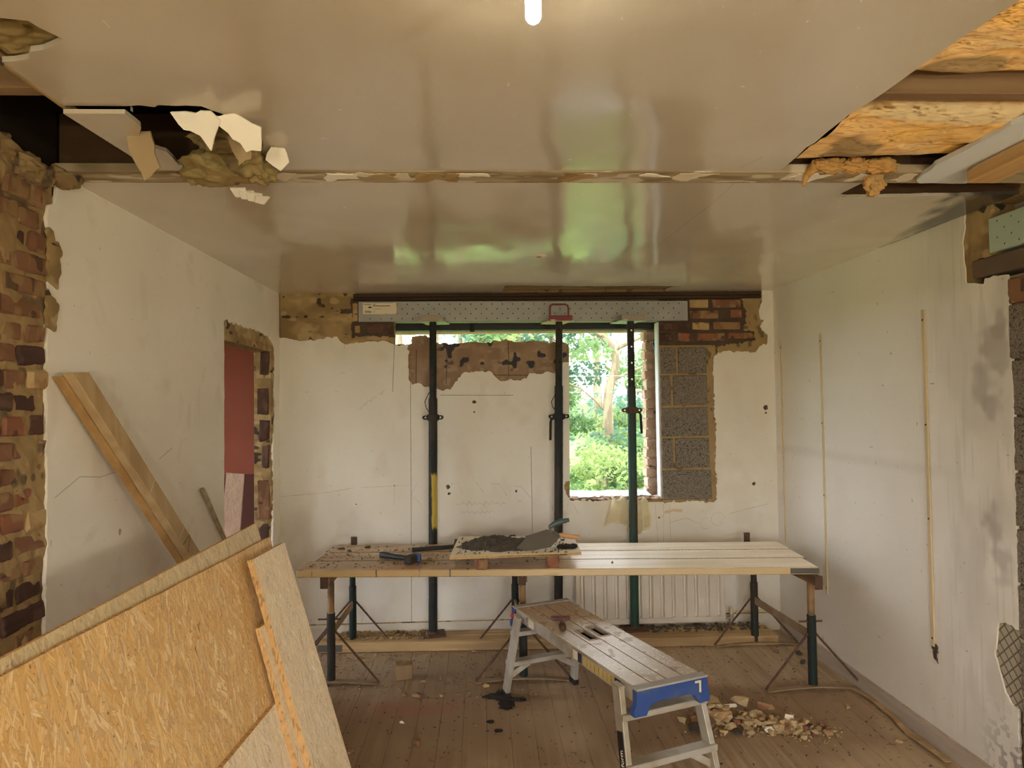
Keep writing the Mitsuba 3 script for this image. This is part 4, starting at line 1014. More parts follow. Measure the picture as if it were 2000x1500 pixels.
put('blade', prism(Polygon([(-.16, 0), (-.03, .06), (.07, .055), (.09, 0), (.06, -.05), (-.03, -.055)]), .003, ((.30, 4.20, zm + .022), n_([1, -.05, .02]), n_([.05, 1, .0]))), 'steel_blade', t2)
put('ferrule', tube([(.39, 4.15, zm + .03), (.41, 4.14, zm + .052), (.455, 4.13, zm + .055)], [.006, .007, .012], 10), 'steel_bright', t2, smooth=50)
put('handle', tube([(.45, 4.13, zm + .055), (.47, 4.128, zm + .055), (.51, 4.12, zm + .052), (.56, 4.11, zm + .048), (.57, 4.108, zm + .047)], [.013, .015, .017, .016, .010], 14), 'timber_handle', t2, smooth=50)
put('mortar_lump', cat(*[move(lump(.05, .05, .03, 80 + i, .5), (.45 + .018 * i, 4.02 + .01 * (-1) ** i, zm + .008)) for i in range(5)]), 'mortar_black', None, smooth=50, label='black wet mortar lumps beside the wooden trowel handle', cat='mortar')
hm = thing('club_hammer', 'short club hammer with a black handle and blue tape on the table', 'hammer')
put('handle', tube([(-.648, 4.315, ZT + .021), (-.63, 4.303, ZT + .021), (-.56, 4.255, ZT + .019), (-.46, 4.185, ZT + .021)], [.014, .020, .0165, .0145], 14), 'plastic_black', hm, smooth=50)
put('head', move(bx(.050, .115, .048, .007), (-.435, 4.155, ZT + .026), rz=-.45), 'steel_prop_dark', hm)
put('tape', move(bx(.054, .03, .052, .006), (-.410, 4.175, ZT + .026), rz=-.45), 'plastic_blue', hm, label='blue tape')
put('pry_bar', cat(beam((-.47, 4.475, ZT + .013), (-.16, 4.565, ZT + .012), .030, .020, .003), beam((-.16, 4.565, ZT + .012), (.10, 4.62, ZT + .012), .022, .014, .003)), 'steel_black', None, label='flat dark steel pry bar behind the hammer, running under the mortar board', cat='pry bar')
for i, (x, y, sx, sy, mt, lab) in enumerate([(-.37, 4.15, .07, .03, 'timber_block', 'splinter of pale timber beside the hammer head'), (-.34, 4.22, .05, .02, 'timber_block', 'small wood chip behind the hammer head'), (-.88, 4.52, .05, .03, 'mortar_wet', 'dark mortar crumb at the left end of the table'),
                                              (-.95, 4.60, .06, .035, 'mortar_wet', 'dark mortar crumb near the left trestle top'), (-.78, 4.62, .06, .03, 'mortar_wet', 'dark mortar crumb on the back board'), (.75, 4.02, .02, .015, 'brick_brown', 'brown chip on the clean end of the front board')]):
    put('debris', move(rock(sx, sy, .014, 60 + i), (x, y, ZT), rz=i), mt, None, label=lab, cat='debris')
put('table_crumbs', cat(*[move(rock(q.uniform(.006, .022), q.uniform(.006, .016), q.uniform(.004, .010), 2000 + i, 8), (-1.03 + 1.35 * q.uniform() ** 1.4, 0, ZT), rz=q.uniform(0, 6)).apply_translation((0, 4.06 + .60 * q.uniform(), 0)) for i in range(190) for q in [np.random.default_rng(2000 + i)]]), 'mortar_wet', None, label='scattered dark mortar crumbs over the left half of the table', cat='debris', kind='stuff')

# ------------------------------------------------------------------ radiator
rd = thing('radiator', 'white ribbed panel radiator on the back wall under the window', 'radiator')
xs = np.linspace(.645, 1.70, 240)
pr_ = []
for x in xs:
    t = ((x - .645) / .0815) % 1
    pr_.append((x, D - .070 + .018 * (1 if .40 < t < .60 else max(0, 1 - abs(t - .5) / .18) if .32 < t < .68 else 0)))
put('panel', xy(Polygon(pr_ + [(1.70, D - .045), (.645, D - .045)]), .125, .575), 'paint_radiator', rd)
put('rail', cat(bxa(.64, 1.705, D - .072, D - .045, .082, .128, .006), bxa(.64, 1.705, D - .072, D - .045, .57, .61, .006), bxa(.638, .648, D - .072, D - .02, .085, .605, .003), bxa(1.698, 1.708, D - .072, D - .02, .085, .605, .003)), 'paint_radiator', rd)
put('bracket', cat(bxa(.80, .83, D - .05, D, .2, .5), bxa(1.5, 1.53, D - .05, D, .2, .5)), 'steel_dusty', rd)
vk = put('valve', cat(cyl((1.70, D - .05, .105), (1.755, D - .05, .105), .010, 12), cyl((1.755, D - .05, .07), (1.755, D - .05, .135), .015, 14)), 'steel_dusty', rd)
put('cap', cyl((1.755, D - .05, .135), (1.755, D - .05, .178), .014, 14), 'plastic_cream', vk)
put('pipe', tube([(1.755, D - .05, .075), (1.755, D - .03, .066)], .0075, 8), 'steel_dusty', rd)
put('water_pipe', tube([(1.80, D - .02, .135), (2.10, D - .02, .14)], .008, 8), 'trunking', None, label='thin pipe along the wall right of the radiator', cat='pipe')

# ------------------------------------------------------------------ hop-up platform
hu = thing('work_platform', 'dusty aluminium hop-up platform with blue end caps on ladder legs', 'work platform')
HO, HS, HT = np.array([.600, 2.770, 0.]), np.array([-.355, .935, 0.]), np.array([.935, .355, 0.])
HS /= np.linalg.norm(HS); HT -= HS * (HT @ HS); HT /= np.linalg.norm(HT)
HL, HW, HZ = 1.20, .330, .502
MH = np.eye(4); MH[:3, 0], MH[:3, 1], MH[:3, 3] = HT, HS, HO      # local x = across, y = along (0 = near end)


def hp(m): m = m.copy(); m.apply_transform(MH); return m


slots = [sbox(.118, .56, .150, .70).buffer(.010), sbox(.196, .585, .228, .725).buffer(.010)]
gx = [.0, HW * .25, HW * .5, HW * .75, HW]
for i in range(4):
    pl = sbox(gx[i] + (.003 if i else 0), .0, gx[i + 1] - (.003 if i < 3 else 0), HL)
    for s in slots: pl = pl.difference(s)
    put('deck_plank', hp(xy(pl, HZ - .012, HZ)), 'aluminium_top', hu)
put('deck_groove', hp(xy(sbox(.004, .004, HW - .004, HL - .004).difference(shapely.union_all(slots)), HZ - .018, HZ - .004)), 'groove_rust', hu)
for s in slots:
    put('hand_slot', hp(xy(s.buffer(.006).difference(s.buffer(-.004)), HZ - .014, HZ + .003)), 'steel_dusty', hu)
put('slot_dark', hp(bxa(.10, .25, .53, .75, HZ - .030, HZ - .0185)), 'void_dark', hu)  # near-black box close under the deck paints the slots' dark inside
for x in (0., HW):
    put('side_rail', hp(bxa(x - .004, x + .004, .01, HL - .01, HZ - .062, HZ - .002, .002)), 'aluminium', hu)
a_ = hu
for (y0, y1, mt) in ((.10, .145, 'label_navy'), (.15, .42, 'label_yellow'), (.435, .465, 'label_navy'), (.475, .515, 'label_cream'), (1.02, 1.06, 'label_cream'), (.955, 1.015, 'label_cream'), (1.025, 1.055, 'label_navy')):
    put('label', hp(bxa(-.0058, -.004, y0, y1, HZ - .054, HZ - .012, .0003)), mt, hu)
put('label_line', hp(cat(*[bxa(-.0066, -.0056, .17 + .035 * i, .172 + .035 * i, HZ - .05, HZ - .016, .0002) for i in range(7)])), 'print_dark', hu)
for e in (0, 1):
    y = 0 if e == 0 else HL
    s = -1 if e == 0 else 1
    cap = Polygon([(-.01, HZ), (HW + .01, HZ), (HW + .012, HZ - .050), (HW + .022, HZ - .075), (HW + .018, HZ - .105), (HW - .03, HZ - .108), (HW - .055, HZ - .072), (HW - .09, HZ - .060), (.09, HZ - .060), (.055, HZ - .072), (.035, HZ - .108), (-.022, HZ - .108), (-.026, HZ - .085), (-.012, HZ - .06)])
    ck = put('end_cap', hp(xz(cap, min(y, y + s * .030), max(y, y + s * .030))), 'plastic_blue', hu, label='scuffed blue plastic end cap')
    put('cap_lip', hp(bxa(-.012, HW + .012, min(y - s * .012, y + s * .032), max(y - s * .012, y + s * .032), HZ - .006, HZ + .003, .002)), 'tape_grey', ck)
    if e == 0:
        put('paint_drip', hp(cat(bxa(.275, .305, -.0318, -.0295, HZ - .022, HZ - .012, .0004), bxa(.296, .306, -.0318, -.0295, HZ - .062, HZ - .012, .0004))), 'plastic_cream', ck)
    put('lock_button', hp(cyl((HW + .012, y + s * .012, HZ - .026), (HW + .024, y + s * .012, HZ - .026), .011, 14) if e == 0 else cyl((-.036, y - .02, HZ - .035), (-.020, y - .02, HZ - .035), .013, 14)), 'plastic_red', ck)
    # the ladder legs
    yt, yb = (.085, -.035) if e == 0 else (HL - .085, HL + .035)
    for sx, xt, xb in ((-1, -.026, -.052), (1, HW + .026, HW + .052)):
        lg = put('leg', hp(beam((xt, yt, HZ - .022), (xb, yb, .028), .026, .058, .003, up=(0, 1, .2))), 'aluminium', hu)
        put('foot', hp(beam((xb * 1.0, yb, .034), (xb, yb + s * .003, .0), .034, .066, .004, up=(0, 1, .2))), 'plastic_black', lg)
        if e == 0: put('cap', hp(beam((xt, yt, HZ - .012), (xt, yt, HZ - .024), .030, .062, .002, up=(0, 1, .2))), 'steel_dusty', lg)
    for z in (.375, .195):
        f = (HZ - .022 - z) / (HZ - .05)
        y_ = yt + (yb - yt) * f; ww = .026 + .026 * f
        put('rung', hp(bxa(-ww - .014, HW + ww + .014, y_ - .030 + s * .012, y_ + .030 + s * .012, z - .013, z + .013, .003)), 'aluminium', hu)
    for sx in (0, 1):
        x_ = -.04 if sx == 0 else HW + .04
        put('brace', hp(beam((x_, yt + (yb - yt) * .75, .12), (HW * (.22 if sx == 0 else .78), yt + (yb - yt) * .62, .186), .004, .03, .001)), 'aluminium', hu)
# lettering on the near left leg: reads upwards
def leg_pt(f, off=0.):   # point on the outer face of the near left leg
    return np.array([-.026 + (-.026) * f - .0132 - off, .085 - .12 * f, HZ - .022 + (.028 - HZ + .022) * f])
A0, A1 = leg_pt(.36), leg_pt(.92)
ud = (A0 - A1) / np.linalg.norm(A0 - A1)
sd_ = np.cross(ud, np.array([-1., 0, 0])); sd_ /= np.linalg.norm(sd_)
nd = np.cross(sd_, ud); nd = nd if nd[0] < 0 else -nd
def on_leg(m, at, lift):
    M = np.eye(4); M[:3, 0], M[:3, 1], M[:3, 2] = ud, np.cross(nd, ud), nd
    M[:3, 3] = at + nd * lift
    m = m.copy(); m.apply_transform(M); return hp(m)
Lb = np.linalg.norm(A0 - A1)
lb = put('label', on_leg(bxa(0, Lb, -.022, .022, 0, .0012, .0003), A1, .0004), 'label_black', hu, label='black label lettered PRO Platform')
t_a, t_b = meshkit.text_mesh('PRO', .021, .0006, bold=True), meshkit.text_mesh('Platform', .021, .0006, bold=True)
wa = t_a.bounds[1][0]
put('lettering', on_leg(move(t_a, (.010, -.0105, 0)), A1, .0015), 'print_orange', lb)
put('lettering', on_leg(move(t_b, (.010 + wa + .010, -.0105, 0)), A1, .0015), 'print_white', lb)
for j in (0,):
    put('label', hp(beam((-.026 - .0136, HL - .085 + .03, .37), (-.026 - .026, HL - .085 + .10, .16), .001, .03, .0003, up=(0, 1, .2))), 'label_black', hu)

ch = thing('bolster_chisel', 'reddish brick bolster chisel lying on the platform deck', 'chisel')
CP = np.array([.400, 3.665, HZ])
cd = n_(np.array([-.01, -.21, 0.])); cs = np.array([cd[1], -cd[0], 0]) * -1
half = Polygon([(.052 * math.cos(a), .036 * math.sin(a)) for a in np.linspace(0, math.pi, 14)] + [(-.046, -.010), (.046, -.010)])
put('blade', prism(half, .010, (CP + [0, 0, .004], list(-np.array(cs)), list(np.array(cd)))), 'steel_bolster', ch)
put('shank', tube([CP + np.array(cd) * .03 + [0, 0, .012], CP + np.array(cd) * .17 + [0, 0, .014]], .0095, 8), 'steel_bolster', ch)
put('guard', tube([CP + np.array(cd) * .15 + [0, 0, .018], CP + np.array(cd) * .165 + [0, 0, .018], CP + np.array(cd) * .20 + [0, 0, .018], CP + np.array(cd) * .21 + [0, 0, .018]], [.013, .018, .018, .013], 10), 'timber_joist', ch, smooth=50)

# ------------------------------------------------------------------ timbers leaning on the left wall
PD = np.array([.103, .941, -1.0]); PD /= np.linalg.norm(PD)         # downhill along the timbers, feet away from the wall
for i, (mt, lab) in enumerate([('timber_stud_orange', 'orange edged timber against the wall, inner of the leaning pair'), ('timber_stud_pale', 'pale timber with saw marks, outer of the leaning pair')]):
    sv_ = np.cross(PD, [1, 0, .103]); sv_ /= np.linalg.norm(sv_)
    sv_ = sv_ if sv_[2] > 0 else -sv_
    nn = np.cross(PD, sv_); nn = nn if nn[0] > 0 else -nn
    p0 = np.array([-1.432, 2.333, 1.762]) + sv_ * .039 + nn * (.018 + .037 * i)
    L = (p0[2] - .03) / -PD[2]
    m = bx(L + .2, .078, .035, .003)
    M = np.eye(4); M[:3, 0], M[:3, 1], M[:3, 2], M[:3, 3] = PD, sv_, np.cross(PD, sv_), p0 + PD * (L - .2) / 2
    m.apply_transform(M)
    m = trimesh.intersections.slice_mesh_plane(m, [0, .06, -1], [0, 2.35, 1.766 + .012 * i], cap=True)
    tk = put('timber', m, mt, None, label=lab, cat='timber')
    if i == 1:
        for (s0, tl) in ((.62, .0), (.98, .25), (1.01, -.25), (1.12, .35), (1.16, -.3), (.93, .05)):
            a = p0 + PD * s0 + nn * .0178
            b = a + sv_ * .036 + PD * tl * .05; c_ = a - sv_ * .036 - PD * tl * .05
            put('saw_mark', beam(b, c_, .003, .0008, .0002, up=tuple(nn)), 'timber_joist' if s0 > .95 else 'label_cream', tk)
put('broom_handle', tube([(XL + .02, 3.51, 1.245), (-1.30, 4.45, .0)], .0125, 12), 'timber_pole', None, smooth=50, label='brown wooden pole leaning on the left wall before the doorway', cat='pole')
put('board_offcut', move(bx(.115, .011, 1.23, .001), (0, 0, 0)).apply_transform(trimesh.transformations.translation_matrix((-1.648, 4.50, .615)) @ rotm(0, .075, 0)), 'osb_pink', None, label='narrow strand board offcut standing beyond the doorway', cat='board')

# ------------------------------------------------------------------ strand board sheets leaning in the left foreground
def osb_sheet(poly, off, th, mt, label, name='osb_sheet'):
    """poly in the sheets' own plane: u towards the camera, v down the slope"""
    k = thing(name, label, 'board')
    def fr(o): return (OO + ON * o, OU, OV)
    m = prism(poly, th, (OO + ON * (off - th), OU, OV) if np.dot(np.cross(OU, OV), ON) > 0 else (OO + ON * off, OU, OV))
    fn = m.face_normals @ ON
    keep = np.abs(fn) > .7
    f1 = trimesh.Trimesh(m.vertices, m.faces[keep], process=False); f2 = trimesh.Trimesh(m.vertices, m.faces[~keep], process=False)
    f1.remove_unreferenced_vertices(); f2.remove_unreferenced_vertices()
    put('face', f1, mt, k); put('edge', f2, 'osb_edge', k)
    return k


VB = 1.219
osb_sheet(Polygon([(.034, -.062), (2.44, .015), (2.44, VB - .006), (.034, VB - .006)]), -.020, .018, 'osb_back', 'dusty strand board sheet, rearmost of the leaning stack, showing a strip along its top')
osb_sheet(Polygon(jag([(.003, .003), (2.44, .003)], .08, .001, 50) + [(2.44, VB), (.003, VB)]), .0, .018, 'osb_orange', 'big orange strand board sheet leaning in the left foreground')
osb_sheet(Polygon([(.05, .484), (.345, .486), (.372, .486), (1.22, .49), (1.22, VB + .004), (.05, VB + .004)]), .0185, .018, 'osb_pale', 'pale strand board offcut at the bottom of the stack, its corner cut diagonally')
osb_sheet(Polygon(jag([(.345, .243), (.347, .5), (.349, .8), (.35, VB + .008)], .03, .0012, 51) + [(.06, VB + .008), (.06, .243)]), .037, .018, 'osb_pale', 'strand board strip behind the foremost one, only its sawn edge showing')
osb_sheet(Polygon(jag([(.03, .034), (.315, .031)], .05, .001, 52) + jag([(.315, .031), (.310, .5), (.303, .8), (.298, VB + .014)], .03, .0012, 53)[1:] + [(-.015, VB + .014), (-.006, .9), (.010, .466)]), .059, .021, 'osb_pale', 'tall pale strand board strip, foremost of the leaning stack')

# ------------------------------------------------------------------ lamps
def lamp(label, loc, radiance, prof, key='pendant_lamp'):
    k = thing(key, label, 'lamp')
    x, y, z = loc
    m = lathe(prof, 24, loc)
    d = mikit.ply(m, 'mat_print_white', smooth=60)
    d['emitter'] = {'type': 'area', 'radiance': {'type': 'rgb', 'value': [radiance * c for c in WARM]}}
    put('bulb', d, None, k)
    top = max(p[1] for p in prof)
    put('cap', lathe([(0, top - .002), (.019, top), (.022, top + .012), (.022, top + .035), (.006, top + .045), (0, top + .045)], 20, loc), 'label_cream', k, smooth=40)
    put('flex', cyl((x, y, z + top + .04), (x, y, ZC + .001), .004, 8), 'label_cream', k)


tubeprof = [(0, 0), (.006, .0012), (.0105, .0045), (.0138, .0095), (.0148, .016), (.0148, .055)]
globe = [(.0001, 0)] + [(.06 * math.sin(a), .06 - .06 * math.cos(a)) for a in np.linspace(.15, 2.75, 12)]
lamp('lit lamp hanging at the top edge, white hot stick bulb', (.099, 1.20, 2.333), BULB, tubeprof)
FILL_LAMPS = [((-.5, -1.8, 1.45), 'added globe fill lamp behind the photographer, on the left'), ((1.7, -.5, 1.55), 'added globe fill lamp near the right wall beside the photographer'), ((.4, -2.1, 1.35), 'added globe fill lamp at the back, lowest hung of all')]  # unseen lamps, added to brighten the room with warm light
for q, lab in FILL_LAMPS: lamp(lab, q, FILL_LAMP, globe)

# ------------------------------------------------------------------ plastic sheet on the sill
def bag(x0, x1, y0, zt, zb, sd, skew, pk):
    def f(u, v):
        w = 1 - v
        x = x0 + (x1 - x0) * u + skew * v * (u - .5) + .012 * np.sin(u * 19 + sd) * v
        y = D - .012 - .035 * np.sin(np.pi * np.minimum(1, v * 1.1)) - .02 * (np.sin(u * 15 + sd * 2) * .5 + .5) * v
        b = zb + pk * (np.abs(u - .35) ** 1.0)
        z = zt + .012 * np.sin(u * 11 + sd) * w - (zt - b) * v
        back = np.clip(.12 - v, 0, .12) / .12
        y = y + .10 * back
        z = z - .02 * back
        return np.stack([x, y, z], 1)
    return sheet(f, 44, 36)


put('plastic_sheet_scrap', bag(.925, 1.04, 0, .985, .80, 1, .16, -.10), 'plastic_sheet', None, smooth=True, label='left lobe of a yellowed plastic sheet hanging over the window sill', cat='plastic sheet')
put('plastic_sheet_scrap', bag(1.075, 1.165, 0, .985, .70, 5, .09, .10), 'plastic_sheet', None, smooth=True, label='longer right lobe of yellowed plastic hanging over the window sill', cat='plastic sheet')

# ------------------------------------------------------------------ rubble and debris on the floor
g = np.random.default_rng(77)
big = [(1.155, 3.60, .135, .10, .04, 'rubble_mortar', 'largest flat slab of yellow mortar on the rubble heap', .05), (1.20, 3.50, .10, .07, .05, 'brick_buff', 'pinkish buff brick chunk below the large mortar slab', .02), (1.10, 3.47, .11, .05, .045, 'brick_red', 'reddish brick piece beside the platform leg', .0),
       (1.345, 3.62, .085, .06, .045, 'rubble_mortar', 'upright mortar flake at the middle of the heap', .035), (1.47, 3.58, .075, .05, .05, 'brick_red', 'red brick fragment at the back of the heap', .02), (1.475, 3.395, .11, .07, .03, 'rubble_mortar', 'broad pale mortar flake at the front of the heap', .0),
       (1.55, 3.37, .075, .05, .025, 'rubble_mortar', 'squarish mortar flake near the thin end of the heap', .0), (1.405, 3.385, .05, .035, .03, 'plasterboard_white', 'white plaster lump at the front of the heap', .0), (1.535, 3.45, .045, .03, .035, 'plasterboard_white', 'white plaster lump on top of the thin end of the heap', .02),
       (1.28, 3.605, .09, .03, .03, 'plasterboard_white', 'white flaking plaster strip beside the large mortar slab', .025), (1.605, 3.40, .06, .035, .02, 'steel_prop_dark', 'dark slate chip near the thin end of the heap', .01), (1.675, 3.335, .045, .035, .025, 'brick_red', 'small red brick chip at the very tip of the heap', .0),
       (1.24, 3.385, .06, .05, .03, 'mortar_wet', 'dark grey mortar lump at the front of the heap', .0), (1.065, 3.42, .10, .10, .035, 'mortar_wet', 'dark mortar lump left of the heap, behind the platform leg', .0)]
for i, (x, y, sx, sy, sz, mt, lab, lift) in enumerate(big):
    put('rubble_piece', move(rock(sx * 1.25, sy * 1.2, sz * 1.15, 900 + i, 12), (x, y, lift + .001), rz=g.uniform(-.4, .4)), mt, None, label=lab, cat='rubble')
mats = ['rubble_mortar', 'brick_buff', 'rubble_mortar', 'brick_red', 'rubble_mortar', 'brick_brown']


def rubble_label(mt, s, t, side):
    what = {'rubble_mortar': 'yellow mortar bit', 'brick_buff': 'buff brick bit', 'brick_red': 'red brick bit', 'brick_brown': 'brown brick bit'}[mt]
    where = 'at the thick end' if t < .33 else 'in the middle' if t < .66 else 'towards the thin end'
    return ('bigger ' if s > .052 else 'small ') + what + f' {where} of the rubble heap, on its ' + ('far side' if side > 0 else 'near side')


for i in range(170):
    t = g.uniform() ** 1.15
    c_ = np.array([1.10 + .55 * t, 3.545 - .17 * t])
    wd = .115 * (1 - .55 * t)
    o = np.array([g.normal(0, .055), g.normal(0, wd * .52)])
    s = g.uniform(.03, .075) * (1 - .25 * t)
    mt_ = mats[int(g.integers(6))]
    lift = max(0, .07 * (1 - abs(o[1]) / wd) * (1 - .6 * t)) * g.uniform(0, 1)
    put('rubble_piece', move(rock(s, s * g.uniform(.5, .9), s * g.uniform(.3, .7), 1000 + i, 10), (c_[0] + o[0], c_[1] + o[1], lift + .001), rz=g.uniform(0, 6), rx=0), mt_, None,
        label=rubble_label(mt_, s, t, o[1]), cat='rubble', group='brick and mortar bits in the rubble heap')
q = np.random.default_rng(78)
put('rubble_grit', cat(*[move(rock(q.uniform(.006, .02), q.uniform(.006, .016), q.uniform(.004, .012), 3000 + i, 8), (1.08 + .62 * (t := q.uniform()) + q.normal(0, .07), 3.53 - .18 * t + q.normal(0, .06), 0), rz=q.uniform(0, 6)) for i in range(420)]), 'rubble_mortar', None, label='fine grit around the rubble heap', cat='rubble', kind='stuff')
for i, (x, y, s, mt, lab) in enumerate([(-.384, 3.925, .075, 'brick_red', 'red brick chunk on the floor left of the platform'), (-.346, 3.385, .07, 'brick_red', 'red brick sliver at the bottom centre of the floor'), (-.005, 4.04, .055, 'brick_buff', 'pinkish chip beside the middle trestle foot'),
                                         (-.375, 4.13, .045, 'mortar_yellow', 'yellow mortar chip between the wood block and the brick chunk'), (-.255, 3.935, .04, 'mortar_yellow', 'small mortar chip right of the red brick chunk'), (-.465, 3.96, .04, 'brick_brown', 'brown chip left of the red brick chunk'),
                                         (-.83, 4.55, .06, 'mortar_yellow', 'rounded mortar lump before the floor board'), (-.07, 4.60, .05, 'brick_buff', 'pale chip at the foot of the floor board'), (-.65, 3.33, .035, 'mortar_yellow', 'pale crumb near the front strand board'),
                                         (-.05, 3.55, .03, 'mortar_yellow', 'yellow crumb in the middle of the floor'), (-.9, 4.56, .03, 'mortar_yellow', 'small crumb by the left trestle'), (-.28, 4.2, .028, 'brick_buff', 'buff crumb right of the wood block'),
                                         (-.44, 3.62, .03, 'plasterboard_white', 'thin pale splinter on the floor'), (1.93, 3.62, .05, 'mortar_yellow', 'flake of plaster along the right skirting'), (1.98, 3.25, .05, 'mortar_yellow', 'second flake of plaster along the right skirting'),
                                         (1.99, 4.25, .06, 'mortar_wet', 'dark debris in the right corner'), (2.03, 4.40, .07, 'mortar_wet', 'dark debris at the corner end of the skirting'), (1.9, 4.45, .05, 'brick_brown', 'brown debris behind the right trestle')]):
    put('debris', move(rock(s, s * .65, s * .42, 1200 + i, 12), (x, y, .0), rz=i * 1.3), mt, None, label=lab, cat='debris')
put('wood_block', move(bx(.10, .075, .088, .003), (-.497, 4.215, .0445), rz=.15), 'timber_block', None, label='squared block of wood standing on the floor under the table', cat='wood block')
put('mortar_splat', cat(*[move(lump(sx, sy, sz, 1300 + i, .7), (x, y, .004)) for i, (x, y, sx, sy, sz) in enumerate([(.05, 3.90, .11, .05, .03), (.10, 3.875, .09, .07, .03), (.11, 3.79, .08, .10, .018), (.17, 3.85, .10, .03, .018), (.07, 3.92, .03, .03, .05)])]), 'mortar_black', None, smooth=50, label='black splash of wet mortar at the foot of the far platform leg', cat='mortar')
for i, (x, y, lab) in enumerate([(.02, 3.60, 'small black mortar spot nearer the camera than the splash'), (.06, 3.50, 'second small black mortar spot on the open floor')]):
    put('mortar_spot', move(lump(.04, .03, .010, 1320 + i, .7), (x, y, .003)), 'mortar_black', None, smooth=50, label=lab, cat='mortar')
put('floor_crumbs', cat(*[move(rock(q.uniform(.005, .018), q.uniform(.005, .014), q.uniform(.003, .008), 4000 + i, 8), (q.uniform(-.9, 2.0), 2.7 + 1.9 * q.uniform(), 0), rz=q.uniform(0, 6)) for i in range(520)]), 'mortar_wet', None, label='dark crumbs strewn over the floorboards', cat='debris', kind='stuff')
put('floor_crumbs', cat(*[move(rock(q.uniform(.006, .026), q.uniform(.006, .02), q.uniform(.003, .012), 5000 + i, 8), (-1.0 + 1.3 * q.uniform(), 4.62 - .75 * q.uniform() ** 1.5, 0), rz=q.uniform(0, 6)) for i in range(330)]), 'mortar_yellow', None, label='yellow mortar crumbs under the left half of the table', cat='debris', kind='stuff')
for i, (y0, y1) in enumerate([(3.05, 3.9)]):
    put('skirting_strip', cat(*[beam((2.085 - .02 * math.sin(k * .7), y0 + (y1 - y0) * k / 10, .006 + .012 * abs(math.sin(k))), (2.085 - .02 * math.sin((k + 1) * .7), y0 + (y1 - y0) * (k + 1) / 10, .006 + .012 * abs(math.sin(k + 1))), .03, .004, .001) for k in range(10)]), 'timber_old_board', None, label='loose curled strip of wood along the right skirting', cat='strip')

# ------------------------------------------------------------------ outside
gz = np.random.default_rng(90)
def gr_(u, v):
    x, y = -9 + 20 * u, 5.3 + 22 * v
    return np.stack([x, y, -.35 + .25 * (meshkit.fbm(np.stack([x * .5, y * .5, x * 0], 1), 3) - .5) + .5 * np.clip(v, 0, 1) * 1.0], 1)
struct('ground', sheet(gr_, 40, 40), 'grass', 'grassy ground outside the window', smooth=True)


def leaves(clusters, per, size, seed, flat=.5):
    r = np.random.default_rng(seed)
    V = []
    for (c0, rad) in clusters:
        p = r.normal(size=(per, 3)); p /= np.linalg.norm(p, axis=1, keepdims=True)
        p = np.array(c0) + p * (r.uniform(.25, 1, (per, 1)) ** .6) * np.array(rad)
        V.append(p)
    P = np.vstack(V); n = len(P)
    a = r.normal(size=(n, 3)); a /= np.linalg.norm(a, axis=1, keepdims=True)
    nrm = r.normal(size=(n, 3)) * (1 - flat) + np.array([0, -.25, 1.]) * flat
    b = np.cross(nrm, a); b /= np.linalg.norm(b, axis=1, keepdims=True) + 1e-9
    a = np.cross(b, nrm); a /= np.linalg.norm(a, axis=1, keepdims=True) + 1e-9
    s = r.uniform(.6, 1.25, (n, 1)) * size
    q = np.stack([P - a * s, P + b * s * .45 - a * s * .1, P + a * s, P - b * s * .45 - a * s * .1], 1)
    # a fold along the midrib gives each leaf some depth
    q[:, 1] += nrm / np.linalg.norm(nrm, axis=1, keepdims=True) * s * .12; q[:, 3] += nrm / np.linalg.norm(nrm, axis=1, keepdims=True) * s * .12
    i = np.arange(n)[:, None] * 4
    F = np.vstack([np.hstack([i, i + 1, i + 2]), np.hstack([i, i + 2, i + 3])])
    return trimesh.Trimesh(q.reshape(-1, 3), F, process=False)


def tree(label, base, trunk, rad, boughs, crown, leafmats, per, size, seed, catg='tree', name='tree'):
    k = thing(name, label, catg)
    if trunk is not None:
        pts = np.array(trunk, float)
        tt = np.linspace(0, 1, len(pts)); t2 = np.linspace(0, 1, 24)
        sm_ = np.stack([np.interp(t2, tt, pts[:, j]) for j in range(3)], 1)
        for _ in range(3): sm_[1:-1] = (sm_[:-2] + sm_[1:-1] * 2 + sm_[2:]) / 4
        put('trunk', tube(sm_, np.linspace(rad, rad * .4, 24), 12), 'bark', k, smooth=50)
    for (p0, p1, r_) in boughs:
        p0, p1 = np.array(p0, float), np.array(p1, float)
        mid_ = (p0 + p1) / 2 + np.array([0, 0, .10 * np.linalg.norm(p1 - p0)])
        put('bough', tube([p0, (p0 + mid_) / 2 + [0, 0, .02], mid_, (mid_ + p1) / 2, p1], [r_, r_ * .9, r_ * .75, r_ * .6, r_ * .3], 8), 'bark' if r_ > .015 else 'twig', k, smooth=50)
    for i, lm in enumerate(leafmats):
        cl = crown[i::len(leafmats)]
        if cl: put('foliage', leaves(cl, per, size, seed + i), lm, k, kind='stuff')
    return k


def cloud(n, x0, x1, y0, y1, z0, z1, r0, r1, seed):
    r = np.random.default_rng(seed)
    return [((r.uniform(x0, x1), r.uniform(y0, y1), r.uniform(z0, z1)), (lambda s: (s, s, s * .55))(r.uniform(r0, r1))) for _ in range(n)]


